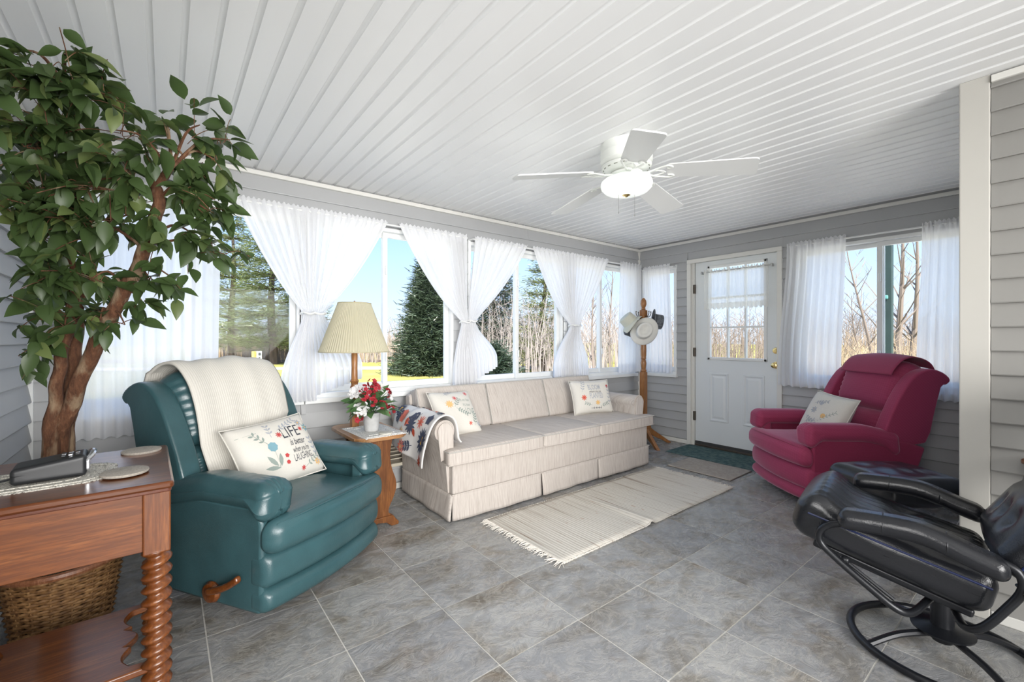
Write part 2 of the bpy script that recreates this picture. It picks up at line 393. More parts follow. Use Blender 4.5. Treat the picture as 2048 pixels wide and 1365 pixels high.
# openings (a0, a1, z0, z1) per wall
WZ0, WZ1 = .775, 2.075
WIN_Y = [(-.46,.75),(.78,1.99),(2.145,3.355),(3.41,4.62)]
WIN_X = [(2.775,3.24),(.345,1.565)]
DOOR = (1.675, 2.645, 0, 2.095)
SP = .1016
def cut(a, b, holes):
    segs = [(a, b)]
    for h0, h1 in holes:
        out = []
        for s0, s1 in segs:
            if h1 <= s0 or h0 >= s1: out.append((s0, s1)); continue
            if h0-s0 > .012: out.append((s0, h0))
            if s1-h1 > .012: out.append((h1, s1))
        segs = out
    return segs
def wall(name, axis, pos, sgn, a0, a1, holes, mat, thick=.12, zphase=.055, seams=()):
    """flat sheathing with openings plus lapped boards; sgn = direction the face looks along the axis"""
    mb = MB()
    def bx(a, b, z0, z1, d0, d1):
        lo, hi = min(pos+d0*sgn, pos+d1*sgn), max(pos+d0*sgn, pos+d1*sgn)
        if axis == 1: mb.box(a, lo, z0, b, hi, z1)
        else: mb.box(lo, a, z0, hi, b, z1)
    xs = sorted(set([a0, a1]+[q for h in holes for q in h[:2]]))
    for s0, s1 in zip(xs, xs[1:]):
        m = (s0+s1)/2; hs = sorted([h for h in holes if h[0] < m < h[1]], key=lambda h: h[2]); z = 0
        for h in hs:
            if h[2] > z: bx(s0, s1, z, h[2], -thick, 0)
            z = h[3]
        if z < ZC+.03: bx(s0, s1, z, ZC+.03, -thick, 0)
    W = struct(mb.build(name, mat, smooth=False))
    z = zphase
    while z < ZC-.02:
        zt = min(z+SP, ZC); hh = [h[:2] for h in holes if h[2] < zt-.004 and h[3] > z+.004]
        for s0, s1 in cut(a0, a1, hh):
            cuts = [s0]+[q for q in seams if s0+.1 < q < s1-.1 and z > 2.1]+[s1]
            for q0, q1 in zip(cuts, cuts[1:]):
                e1 = q1-(.0015 if q1 != s1 else 0)
                poly = [(pos, z), (pos+sgn*.019, z), (pos+sgn*.021, z+.005), (pos+sgn*.003, zt+.006), (pos, zt+.006)]
                if axis == 1: p = MB().prism(poly, 0, q0, e1)
                else: p = MB().prism(poly, 1, q0, e1)
                p.build('siding_board', mat, W, smooth=False)
        z += SP
    return W
T = .03
wall('wall_window', 1, YW, -1, XL-.12, XD+.12, [(a-.0, b+.0, WZ0-.02, WZ1) for a, b in WIN_Y], MT['siding'], seams=(2.86, 4.02))
wall('wall_door', 0, XD, -1, YR-.1, YW, [(a, b, WZ0-.01, WZ1-.03) for a, b in WIN_X]+[DOOR], MT['siding'], zphase=.05)
wall('wall_left', 0, XL, 1, YB, YW, [], MT['siding'])
wall('wall_house', 0, XR, -1, YB, YR-.09, [], MT['sidingdk'], thick=.08, zphase=.03)
struct(MB().box(XL-.12, YB-.12, 0, XR+.1, YB, ZC+.03).build('wall_back', MT['siding'], smooth=False))
struct(MB().box(XR, YR-.09, 0, XD, YR, ZC+.03).build('wall_return', MT['siding'], smooth=False))
# trims
def trim(n, x0, y0, z0, x1, y1, z1, mat='offwhite', bev=.003): return struct(MB().box(x0,y0,z0,x1,y1,z1).build('trim_%d'%n, MT[mat], smooth=False, bevel=bev))
trim(1, XL, YW-.03, ZC-.037, XD, YW, ZC-.008); trim(2, XD-.03, YR, ZC-.037, XD, YW-.03, ZC-.008); trim(3, XL, YB, ZC-.037, XL+.03, YW-.03, ZC-.008)
trim(4, XR-.03, YB, ZC-.037, XR, YR-.09, ZC-.008)
trim(5, XL, YW-.024, 0, XL+.026, YW, ZC-.037, 'white'); trim(6, XD-.028, YW-.028, 0, XD, YW, ZC-.037)
trim(7, XR-.022, YR-.088, 0, XR+.05, YR+.004, ZC, 'almond', .004)
for n, (x0,y0,x1,y1) in dict(window=(XL,YW-.022,XD,YW), door_corner=(XD-.022,2.645,XD,YW-.02), door_column=(XD-.022,YR,XD,1.675), left=(XL,YB,XL+.022,YW-.022), house=(XR-.022,YB,XR,YR-.09)).items():
    struct(MB().box(x0,y0,0,x1,y1,.045).build('baseboard_'+n, MT['offwhite'], smooth=False, bevel=.004))

# windows ---------------------------------------------------------------
def window(n, axis, a0, a1, z0, z1, split, latch=True, rsash=0):
    ob = bpy.data.objects.new('window_%d'%n, None); C.objects.link(ob); struct(ob)
    if axis == 1: ob.location = ((a0+a1)/2, YW, 0)
    else: ob.location = (XD, (a0+a1)/2, 0); ob.rotation_euler = (0,0,-PI/2)
    W2 = (a1-a0)/2
    def ring(mb, u0, u1, q0, q1, d0, d1, t, tb=None):
        tb = tb or t
        mb.box(u0, d0, q0, u1, d1, q0+tb); mb.box(u0, d0, q1-t, u1, d1, q1); mb.box(u0, d0, q0+tb, u0+t, d1, q1-t); mb.box(u1-t, d0, q0+tb, u1, d1, q1-t)
    f = MB(); ring(f, -W2, W2, z0, z1, -.02, .10, .028, .034); f.build('window_frame', MT['white'], ob, False, bevel=.003)
    s = MB().box(-W2-.012, -.055, z0-.035, W2+.012, .0, z0+.002); s.build('window_sill', MT['white'], ob, False, bevel=.004)
    halves = [(-W2+.028, .022, .05), (-.022, W2-.028, .02)] if split else [(-W2+.028, W2-.028, .03)]
    for k, (u0, u1, d) in enumerate(halves):
        sm = MB(); ring(sm, u0, u1, z0+.034, z1-.028, d, d+.028, .038, .048); sash = sm.build('sash', MT['white'], ob, False, bevel=.003)
        MB().box(u0+.036, d+.011, z0+.08, u1-.036, d+.015, z1-.064).build('glass_pane', MT['glass'], sash, False)
    if split and latch:
        for zz in (z0+.28, z1-.33): MB().rbox((0, .008, zz), (.014,.022,.07), .006, 1).build('latch', MT['white'], ob)
    return ob
for k, (a, b) in enumerate(WIN_Y): window(k+1, 1, a, b, WZ0, WZ1, True)
window(5, 0, *WIN_X[0], WZ0+.01, WZ1-.03, False); window(6, 0, *WIN_X[1], WZ0+.01, WZ1-.03, True)
# casing strips between the windows
struct(MB().box(.74, YW-.02, WZ0-.02, .79, YW+.1, WZ1).build('trim_8', MT['white'], smooth=False)); struct(MB().box(3.345, YW-.02, WZ0-.02, 3.42, YW+.1, WZ1).build('trim_9', MT['white'], smooth=False))

# door -------------------------------------------------------------------
dr = bpy.data.objects.new('door_1', None); C.objects.link(dr); struct(dr); dr.location = (XD, (DOOR[0]+DOOR[1])/2, 0); dr.rotation_euler = (0,0,-PI/2)
cy = (DOOR[0]+DOOR[1])/2
def U(y): return cy-y
dw0, dw1 = U(2.565), U(1.705)        # slab edges in local x
fr = MB(); W2 = (DOOR[1]-DOOR[0])/2
for s_ in (-1, 1):
    fr.box(min(s_*W2, s_*(W2-.045)), -.03, 0, max(s_*W2, s_*(W2-.045)), .0, DOOR[3]-.046); fr.box(min(s_*W2, s_*(W2-.075 if s_ < 0 else W2-.028)), 0, 0, max(s_*W2, s_*(W2-.075 if s_ < 0 else W2-.028)), .12, DOOR[3]-.041)
fr.box(-W2, -.03, DOOR[3]-.045, W2, 0, DOOR[3]); fr.box(-W2, 0, DOOR[3]-.04, W2, .12, DOOR[3])
fr.build('door_frame', MT['offwhite'], dr, False, bevel=.004)
gl0, gl1, gz0, gz1 = U(2.425), U(1.822), .968, 2.0
sl = MB(); d0, d1 = .02, .062
sl.box(dw0, d0, .05, dw1, d1, gz0); sl.box(dw0, d0, gz1, dw1, d1, 2.052); sl.box(dw0, d0, gz0, gl0, d1, gz1); sl.box(gl1, d0, gz0, dw1, d1, gz1)
slab = sl.build('door_slab', MT['door'], dr, False)
lf = MB()
for (a, b, c_, d_) in ((gl0,gl1,gz0,gz0+.03),(gl0,gl1,gz1-.03,gz1),(gl0,gl0+.03,gz0,gz1),(gl1-.03,gl1,gz0,gz1)): lf.box(a, .008, c_, b, .05, d_)
lf.build('lite_frame', MT['white'], dr, False, bevel=.006)
for k in range(9):
    i, j = k%3, k//3; pw = (gl1-gl0-.06)/3; ph = (gz1-gz0-.06)/3
    MB().box(gl0+.03+i*pw+.004, .038, gz0+.03+j*ph+.004, gl0+.03+(i+1)*pw-.004, .042, gz0+.03+(j+1)*ph-.004).build('glass_pane', MT['glass'], dr, False)
for k in (1, 2):
    u = gl0+.03+k*pw; MB().box(u-.009, .02, gz0+.03, u+.009, .06, gz1-.03).build('muntin', MT['white'], dr, False, bevel=.003)
    zq = gz0+.03+k*ph; MB().box(gl0+.03, .022, zq-.009, gl1-.03, .058, zq+.009).build('muntin', MT['white'], dr, False, bevel=.003)
for (ya, yb) in ((2.407,2.2),(2.055,1.845)):
    u0, u1 = U(ya), U(yb); z0, z1 = .295, .828; p = MB()
    def fr4(i0, d_0, i1, d_1):
        a = [(u0+i0,z0+i0),(u1-i0,z0+i0),(u1-i0,z1-i0),(u0+i0,z1-i0)]; b = [(u0+i1,z0+i1),(u1-i1,z0+i1),(u1-i1,z1-i1),(u0+i1,z1-i1)]
        p.add([(q[0],d_0,q[1]) for q in a]+[(q[0],d_1,q[1]) for q in b], [(k,(k+1)%4,4+(k+1)%4,4+k) for k in range(4)])
    fr4(0,.0199,.006,.012); fr4(.006,.012,.018,.0125); fr4(.018,.0125,.028,.0195); fr4(.028,.0195,.036,.0195); fr4(.036,.0195,.056,.0125)
    i = .056; p.add([(u0+i,.0125,z0+i),(u1-i,.0125,z0+i),(u1-i,.0125,z1-i),(u0+i,.0125,z1-i)], [(0,1,2,3)])
    p.build('door_panel', MT['door'], dr, False)
kx = U(1.742)
kn = MB().lathe([(.034,0),(.034,.006),(.012,.010),(.011,.03),(.024,.036),(.029,.048),(.026,.060),(.012,.066),(0,.066)], 20); kn.xf(Matrix.Translation((kx,.02,.94))@Matrix.Rotation(PI/2,4,'X'))
kn.build('door_knob', MT['brass'], dr)
kd = MB().lathe([(.031,0),(.031,.01),(.026,.018),(.014,.019),(.013,.026),(0,.026)], 20); kd.xf(Matrix.Translation((kx,.02,1.083))@Matrix.Rotation(PI/2,4,'X')); kd.build('deadbolt', MT['brass'], dr)
for zz in (1.76, 1.05, .33):
    MB().box(dw0-.02, .0, zz-.05, dw0+.004, .02, zz+.05).tube([(dw0-.006,.0,zz-.05),(dw0-.006,.0,zz+.05)], .007).build('hinge', MT['bronze'], dr)
MB().box(dw0, .0, .0, dw1, .1, .022).build('threshold', MT['bronze'], dr, False, bevel=.004)
MB().box(dw0, .008, .024, dw1, .04, .052).build('door_sweep', MT['dark'], dr, False)
# ------------------------------------------------------------------ cloth, pillow and print tools
def cloth(name, fn, nu, nv, mat, parent=None, solid=0, sub=0, uv=(1,1), ang=0):
    mb = MB().grid(fn, nu, nv); me = mb.mesh(name, True, ang); L = me.uv_layers.new(name='uv')
    for p in me.polygons:
        for li in p.loop_indices:
            vi = me.loops[li].vertex_index; i, j = vi%(nu+1), vi//(nu+1); L.data[li].uv = (i/nu*uv[0], j/nv*uv[1])
    return put(name, me, mat, parent, 0, sub, solid)

def pillow_surface(w_, h_, t, sag=.06):
    """S(u,v,side): u,v in -1..1 -> local point; the pillow stands in the local xz plane, front = -y"""
    def S(u, v, side=-1, off=0.0):
        x = w_/2*u*(1-sag*(1-v*v)*abs(u)); z = h_/2*v*(1-sag*(1-u*u)*abs(v))
        b = max(0, (1-u*u)*(1-v*v)); th = t/2*(b**.42)
        wr = .0025*math.sin(9*u+5*v)*b
        return Vector((x, side*(th+wr+off), z))
    return S
def make_pillow(name, label, w_, h_, t, mat, n=18, group=None):
    S = pillow_surface(w_, h_, t); mb = MB(); mb.grid(lambda a,b: S(2*a-1, 2*b-1, -1), n, n); mb.grid(lambda a,b: S(1-2*a, 2*b-1, 1), n, n)
    me = mb.mesh(name, True, 0); bm = bmesh.new(); bm.from_mesh(me); bmesh.ops.remove_doubles(bm, verts=bm.verts, dist=.0004); bm.to_mesh(me); bm.free()
    root = thing(name, label, 'pillow', group=group); put('cushion_cover', me, mat, root)
    # seam cord round the edge
    path = [S(u, -1) for u in [-1+2*k/12 for k in range(12)]]+[S(1, v) for v in [-1+2*k/12 for k in range(12)]]+[S(-u, 1) for u in [-1+2*k/12 for k in range(12)]]+[S(-1, -v) for v in [-1+2*k/12 for k in range(12)]]
    MB().tube(path, .0035, 6, True).build('seam', mat, root)
    return root, S

class Print:
    """flat print laid on a surface S(u,v,side,off); every colour becomes one thin mesh part"""
    def __init__(s, S, root, asp=1.0, rot=0.0, off=.0013): s.S = S; s.root = root; s.by = {}; s.asp = asp; s.off = off
    def poly(s, col, pts, fan=True):
        vs, fs = s.by.setdefault(col, ([], [])); b = len(vs); cx_ = sum(p[0] for p in pts)/len(pts); cy_ = sum(p[1] for p in pts)/len(pts)
        vs.append((cx_, cy_)); vs += pts; n = len(pts); fs += [(b, b+1+k, b+1+(k+1)%n) for k in range(n)]
    def leaf(s, col, u, v, ln, a, wd=.3):
        ca, sa = math.cos(a), math.sin(a); pts = []
        for x, y in ((0,0),(.25,wd*.38),(.55,wd*.5),(.8,wd*.3),(1,0),(.8,-wd*.3),(.55,-wd*.5),(.25,-wd*.38)):
            pts.append((u+ln*(x*ca-y*sa), v+ln*(x*sa+y*ca)*s.asp))
        s.poly(col, pts)
    def disc(s, col, u, v, r, n=12, jag=0):
        s.poly(col, [(u+(r*(1-jag*(k%2)))*math.cos(2*PI*k/n), v+(r*(1-jag*(k%2)))*math.sin(2*PI*k/n)*s.asp) for k in range(n)])
    def flower(s, col, cc, u, v, r, n=8, wd=.42, rc=.26):
        for k in range(n): s.leaf(col, u, v, r, 2*PI*k/n+.3*u, wd)
        s.disc(cc, u, v, r*rc)
    def sprig(s, col, u, v, ln, a, n=4, lf=.06, wd=.42):
        ca, sa = math.cos(a), math.sin(a); w_ = .006
        s.poly(col, [(u-w_*sa, v+w_*ca*s.asp), (u+w_*sa, v-w_*ca*s.asp), (u+ln*ca+w_*sa, v+(ln*sa-w_*ca)*s.asp), (u+ln*ca-w_*sa, v+(ln*sa+w_*ca)*s.asp)])
        for k in range(n):
            t = (k+1)/n
            for sg in (-1, 1): s.leaf(col, u+ln*t*ca, v+ln*t*sa*s.asp, lf, a+sg*.85, wd)
    def text(s, col, body, u, v, h_, shear=0, width=None, bold=0):
        cu = bpy.data.curves.new('t', 'FONT'); cu.body = body; cu.size = 1; cu.align_x = 'CENTER'; cu.align_y = 'CENTER'; cu.shear = shear; cu.resolution_u = 3; cu.offset = bold
        ob = bpy.data.objects.new('t', cu); C.objects.link(ob); dg = bpy.context.evaluated_depsgraph_get(); me = bpy.data.meshes.new_from_object(ob.evaluated_get(dg))
        vs, fs = s.by.setdefault(col, ([], [])); b = len(vs); xs = [q.co.x for q in me.vertices]; wd = max(xs)-min(xs); k = (width/wd) if width else h_
        for q in me.vertices: vs.append((u+q.co.x*k, v+q.co.y*h_*s.asp))
        fs += [tuple(b+i for i in p.vertices) for p in me.polygons]
        bpy.data.objects.remove(ob); bpy.data.curves.remove(cu); bpy.data.meshes.remove(me)
    def finish(s, pal, name='printed_motif'):
        for col, (vs, fs) in s.by.items():
            P = [s.S(max(-1.2,min(1.2,a)), max(-1.2,min(1.2,b)), -1, s.off) for a, b in vs]
            me = bpy.data.meshes.new(name); me.from_pydata([tuple(p) for p in P], [], fs); me.update()
            put('printed_lettering' if col == 'ink' else name, me, pal[col], s.root)['kind'] = 'stuff'
PAL = {k: plain('print_'+k, c, .9, spec=.1) for k, c in dict(ink=(.07,.075,.09), red=(.50,.07,.07), blue=(.20,.36,.42), sage=(.28,.33,.30), gold=(.70,.45,.20), pale=(.38,.40,.44),
        coral=(.62,.17,.12), navy=(.07,.08,.12), pink=(.62,.26,.26), yellow=(.72,.42,.06), rust=(.40,.07,.035)).items()}
# ------------------------------------------------------------------ sheer curtains
def wallpt(axis, u, z, off): return (u, YW-off, z) if axis == 1 else (XD-off, u, z)
def hang(name, label, axis, u0, u1, ztop, zbot, b0, b1, folds=9, amp=.018, seed=0, off=.075, mat='sheer', group=None):
    """straight hanging gathered panel (b0,b1 = bottom extents)"""
    rr = random.Random(seed); ph = rr.uniform(0,6); nu, nv = folds*8, 26
    def fn(a, b):
        z = lerp(ztop, zbot, b); t = smooth(b*1.1)
        u = lerp(lerp(u0, u1, a), lerp(b0, b1, a), t)
        f = math.sin(2*PI*folds*a+ph+.8*math.sin(5*a+ph))*amp*(.55+.45*b)+.35*amp*math.sin(2*PI*folds*2.3*a+ph*2)
        if b < .05: f = f*.5+.006*math.sin(2*PI*folds*3*a); z += .008*math.sin(2*PI*folds*2*a+ph)*(1-b/.05)
        return wallpt(axis, u, z+(.006*math.sin(2*PI*folds*a) if b > .97 else 0), off+f)
    root = thing(name, label, 'curtain', group=group); cloth('sheer_panel', fn, nu, nv, MT[mat], root)
    # doubled hem band and header casing
    cloth('hem', lambda a,b: wallpt(axis, *fn_uz(fn,a,1-.075*(1-b),axis)), nu, 2, MT[mat], root)
    cloth('header', lambda a,b: wallpt(axis, *fn_uz(fn,a,.055*b,axis)), nu, 3, MT[mat], root)
    return root
def fn_uz(fn, a, b, axis, d=.002):
    p = fn(a, b)
    return (p[0], p[2], YW-p[1]+d) if axis == 1 else (p[1], p[2], XD-p[0]+d)
def tied(name, label, axis, u0, u1, ut, zt, b0, b1, ztop=2.115, zbot=.80, hw=.035, folds=9, amp=.02, seed=0, off=.075, lift=(0,0), group=None):
    """panel gathered on a rod, drawn to a tie-back at (ut, zt) and flaring again below it"""
    rr = random.Random(seed); ph = rr.uniform(0,6); nu, nv = folds*8, 40; bt = (ztop-zt)/(ztop-zbot)
    def fn(a, b):
        if b <= bt:
            t = b/bt; te = t**1.08; z = lerp(ztop, zt, t)
            u = lerp(lerp(u0, u1, a), lerp(ut-hw, ut+hw, a), te)
            far = abs((u0 if a < .5 else u1)-ut); z -= .05*math.sin(PI*t)*min(1, far/.5)*abs(a-.5)*2
            am = amp*(.6+.9*math.sin(PI*min(1,t*1.0))*.6)*(1-.35*te)
        else:
            t = (b-bt)/(1-bt); te = smooth(min(1, t*1.25))**.8; zb = zbot+lerp(lift[0], lift[1], a); z = lerp(zt, zb, t)
            u = lerp(lerp(ut-hw, ut+hw, a), lerp(b0, b1, a), te); am = amp*(.65+.8*t)
        f = math.sin(2*PI*folds*a+ph+.9*math.sin(4*a+ph))*am+.3*am*math.sin(2*PI*folds*2.6*a+ph*1.7)
        if b < .035: z += .008*math.sin(2*PI*folds*2*a+ph); f *= .6
        bul = .03*math.exp(-((b-bt)/.08)**2)
        return wallpt(axis, u, z, off+f+bul)
    root = thing(name, label, 'curtain', group=group); cloth('sheer_panel', fn, nu, nv, MT['sheer'], root)
    cloth('hem', lambda a,b: wallpt(axis, *fn_uz(fn,a,1-.06*(1-b),axis)), nu, 2, MT['sheer'], root)
    cloth('header', lambda a,b: wallpt(axis, *fn_uz(fn,a,.05*b,axis)), nu, 3, MT['sheer'], root)
    band = [wallpt(axis, ut+(hw+.012)*math.cos(q), zt+.006*math.sin(3*q), off+.03+(.045)*math.sin(q)) for q in [2*PI*k/20 for k in range(20)]]
    MB().tube(band, .007, 6, True).build('tie_back', MT['white'], root)
    return root
tied('curtain', 'sheer white curtain drawn right to the tie at the post behind the pleated lampshade', 1, .33, .86, .775, 1.375, .60, .84, seed=1, zbot=.765)
tied('curtain', 'sheer white curtain drawn left to the tie behind the pleated lampshade, hem swung outwards', 1, .80, 1.365, .845, 1.375, .80, 1.17, seed=2, zbot=.79, lift=(0,.12))
tied('curtain', 'sheer white curtain drawn right to the tie at the siding strip above the sofa back', 1, 1.445, 2.09, 2.055, 1.345, 1.95, 2.20, seed=3, zbot=.745)
tied('curtain', 'sheer white curtain drawn left to the tie at the siding strip, tail behind the sofa', 1, 2.175, 2.80, 2.125, 1.355, 2.06, 2.42, seed=4, zbot=.78, lift=(0,.16))
tied('curtain', 'sheer white curtain drawn right to the white post between the two far windows', 1, 2.865, 3.47, 3.405, 1.34, 3.17, 3.42, seed=5, zbot=.80)
tied('curtain', 'sheer white curtain drawn left to the white post near the hat-laden coat tree', 1, 3.43, 4.04, 3.465, 1.34, 3.36, 3.68, seed=6, zbot=.80)
hang('curtain', 'sheer white curtain hanging straight behind the leafy artificial tree', 1, -.45, .27, 2.115, .655, -.43, .255, 12, .012, 7)
hang('curtain', 'sheer white curtain hanging in the room corner on the long window wall', 1, 4.24, 4.66, 2.115, .80, 4.20, 4.64, 7, .013, 8)
hang('curtain', 'ruffle-topped sheer curtain on the narrow window beside the door', 0, 3.19, 2.83, 2.075, .80, 3.16, 2.80, 7, .015, 9)
hang('curtain', 'ruffle-topped sheer curtain between the door and the maroon recliner', 0, 1.615, 1.165, 2.10, .755, 1.69, 1.20, 7, .02, 10)
hang('curtain', 'ruffle-topped sheer curtain next to the almond corner post', 0, .685, .33, 2.10, .73, .72, .32, 7, .018, 11)
def valance():
    root = thing('lace_valance', 'short cream lace valance over the door glass', 'valance'); y0, y1, z0, z1 = 2.44, 1.79, 1.945, 1.535; n = 10
    def fn(a, b):
        f = .010*math.sin(2*PI*n*a)+.004*math.sin(2*PI*27*a); z = lerp(z0, z1, b)
        if b > .9: z -= (b-.9)/.1*.022*abs(math.sin(PI*14*a))
        if b < .06: z += .012*math.sin(2*PI*24*a)
        return (XD-.035-f, lerp(y0, y1, a), z)
    cloth('lace_panel', fn, 140, 20, MT['lace'], root)
    for q, (b0, b1) in enumerate(((.72,.78),(.88,1.0),(0,.1))): cloth('lace_border', lambda a,b: tuple(Vector(fn(a, lerp(b0,b1,b)))+Vector((-.002,0,0))), 140, 4, MT['lace'], root)
    rd = MB().tube([(XD-.035,2.46,1.925),(XD-.035,1.765,1.925)], .006, 8)
    for y in (2.465, 1.76): rd.rbox((XD-.025,y,1.925), (.05,.016,.03), .006, 1)
    rd.build('valance_rod', MT['steel'], root)
valance()
def rod(label, axis, u0, u1, z):
    root = thing('curtain_rod', label, 'curtain rod'); mb = MB().tube([wallpt(axis, u0, z, .01), wallpt(axis, u0, z, .07)]+[wallpt(axis, u1, z, .07), wallpt(axis, u1, z, .01)], .008, 8); mb.build('rod', MT['white'], root)
    for u in (u0, u1):
        p = wallpt(axis, u, z, .009); s_ = (.026,.014,.05) if axis == 1 else (.014,.026,.05); MB().rbox(p, s_, .004, 1).build('bracket', MT['white'], root)
rod('white rod over the window behind the artificial tree', 1, -.46, .76, 2.088); rod('white rod over the window behind the lampshade', 1, .79, 2.10, 2.088)
rod('white rod over the window behind the middle of the sofa', 1, 2.16, 3.40, 2.088); rod('white rod over the window nearest the room corner', 1, 3.43, 4.67, 2.088)
rod('short white rod over the narrow window by the door', 0, 3.20, 2.785, 2.04); rod('white rod over the window behind the maroon recliner', 0, 1.60, .33, 2.07)
# ------------------------------------------------------------------ recliners
TLOC, TK = (.6255,2.211,.054), .955
MLOC, MK = (3.773,1.355,.048), .96
def recliner(root, mats, W, seed, teal=True):
    MB().box(-W/2+.10,.16,-.056,W/2-.10,.50,.02).build('base_plinth', MT['dark'], root, False)
    m, mp = mats; h = W/2; rr = random.Random(seed)
    side = [(.012,.012),(.0,.06),(.0,.40),(.02,.47),(.60,.47),(.66,.46),(.775,.425),(.735,.30),(.67,.13),(.635,.06),(.58,.012)]
    for s in (-1, 1):
        x0, x1 = sorted((s*(h-.06), s*h)); MB().prism(side, 0, x0, x1).build('side_panel', mp, root, True, 40, bevel=.014)
    MB().box(-h+.05,.56,.02,h-.05,.62,.46).build('back_panel', mp, root, False)
    # front upholstered panels, bowed forward
    def bow(k, zk=0): return lambda x,y,z: (0, (-k*(1-x*x)-(.02*(1-z*z)))*(1 if y < .2 else 0), 0)
    zs = ((.012,.118),(.118,.272)) if teal else ((.012,.100),(.100,.262))
    for (z0, z1) in zs:
        MB().rbox((0,.035,(z0+z1)/2), (W+.004,.09,z1-z0+.004), .035, 10, bow(.055)).build('footrest_panel', m, root, True, 0)
    # seat cushion: wide nose in front of the arms, narrow between them
    def seat(x,y,z):
        t = smooth((y+.80)/.14); k = lerp(1.0, .69, t); xx = x*(W+.01)/2
        dz = .030*(1-x*x)*(1-.6*y*y)*(1 if z > 0 else .15)-.02*max(0,y)
        wr = .002*math.sin(24*x+6*y)*(1 if z > 0 else 0)*(y > -.7)
        return (xx*(k-1), -.055*(1-x*x)*(1 if y < -.5 else .3)*(1-.0*z), dz+wr)
    MB().rbox((0,.245,.338), (W+.01,.62,.150), .062, 14, seat, 4).build('seat_cushion', m, root, True, 0)
    nose = [(x*(W/2-.035), -.062-.052*(1-x*x)+.012, .398+.022*(1-x*x)) for x in [-1+2*k/30 for k in range(31)]]
    MB().tube(nose, .0035, 6).build('stitch_line', mp, root)
    # arms: overstuffed pads, gathered at the front
    for s in (-1, 1):
        def arm(x,y,z, s=s):
            sl = -.045*smooth((y-.1)/.9); fr = smooth((-y-.66)/.3)
            ang = math.atan2(z, x); pl = (.0028*math.sin(22*ang))*fr*(1 if teal else .35)
            wr = .0025*math.sin(34*y+4*x)*(1 if z > 0 else 0)*(y < .3)*(.6 if teal else .15)
            dn = -.055*smooth((y-.55)/.4)*(z < 0)*(0 if teal else 1)-.055*fr*(z < 0)
            return (s*(.008 if z < 0 else 0)+pl*math.cos(ang)+.010*fr*x, -.014*fr*(1-z*z), sl+wr+pl*math.sin(ang)+dn+(.012*(1-x*x)*(z > 0)))
        MB().rbox((s*(h-.062),.285,.515), (.165,.635,.112), .052, 22, arm, 4).build('armrest', m, root, True, 0)
        af = MB().rbox((s*(h-.062),.045,.26), (.118,.075,.44), .02, 2).build('arm_front', m, root)
        # back wings with rolled top
        wing = [(.505,.50),(.525,.60),(.575,.72),(.625,.82),(.69,.915),(.755,.965),(.83,.985),(.90,.962),(.945,.925),(.95,.895),(.925,.872),(.89,.852),(.84,.64),(.785,.455),(.62,.455)]
        pts = [(p.x, p.y) for p in spline([(a,b,0) for a,b in wing], 2, True)]
        x0, x1 = sorted((s*(h-.11), s*(h-.008))); wg = MB().prism(pts, 0, x0, x1).build('wing', m, root, True, 0); md = wg.modifiers.new('bevel','BEVEL'); md.width = .034; md.segments = 4; md.limit_method = 'ANGLE'; md.angle_limit = R(50)
    # back shell, lumbar pad and head pad
    A = R(-19)
    def tilt(mb, y, z, a=A): return mb.xf(Matrix.Translation((0,y,z))@Matrix.Rotation(a,4,'X'))
    bw = W-.19
    tilt(MB().box(-bw/2,-.03,-.27,bw/2,.03,.27), .815,.68).build('back_shell', mp, root, False, bevel=.02)
    def pad(x,y,z):
        c = (1-x*x)*(1-z*z); pl = .006*math.sin(26*z+3*abs(x))*smooth((abs(x)-.62)/.3) if y < 0 else 0
        return (0, (-.035*c if y < 0 else 0)+pl, 0)
    tilt(MB().rbox((0,0,0), (bw+.01,.17,.25), .07, 14, pad, 4), .655,.525).build('lumbar_pad', m, root, True, 0)
    def head(x,y,z):
        c = (1-x*x)*(1-.5*z*z); pl = .007*math.sin(30*z+2*abs(x))*smooth((abs(x)-.66)/.28)
        return (0, (-.04*c if y < 0 else .03*c)+pl, .028*(1-x*x)*(z > .3)+.0)
    tilt(MB().rbox((0,0,0), (bw+.015,.20,.40), .095, 18, head, 5), .762,.815).build('head_pad', m, root, True, 0)
    return root
tl = thing('recliner', 'teal leather recliner with a wooden lever, cream knit throw over its back', 'recliner', TLOC, 32.3)
recliner(tl, (MT['teal'], MT['teal']), .79, 3, True)
lv = MB().rbox((0,0,0), (.03,.21,.03), .012, 6, lambda x,y,z: (0,0,.012*y*y)); lv.xf(Matrix.Translation((-.428,.178,.118))@Matrix.Rotation(R(-26),4,'X'))
MB().xf(Matrix()).add([],[]); lvo = lv.build('lever', MT['cherry'], tl)
lb = MB().lathe([(.045,0),(.048,.008),(.040,.024),(.018,.03),(0,.03)], 18); lb.xf(Matrix.Translation((-.395,.285,.066))@Matrix.Rotation(-PI/2,4,'Y')); lb.build('lever_hub', MT['cherry'], lvo)
mr = thing('recliner', 'maroon fabric recliner with rolled wing back in front of the right-hand window', 'recliner', MLOC, -130.6)
recliner(mr, (MT['maroon'], MT['maroonp']), .79, 5, False)

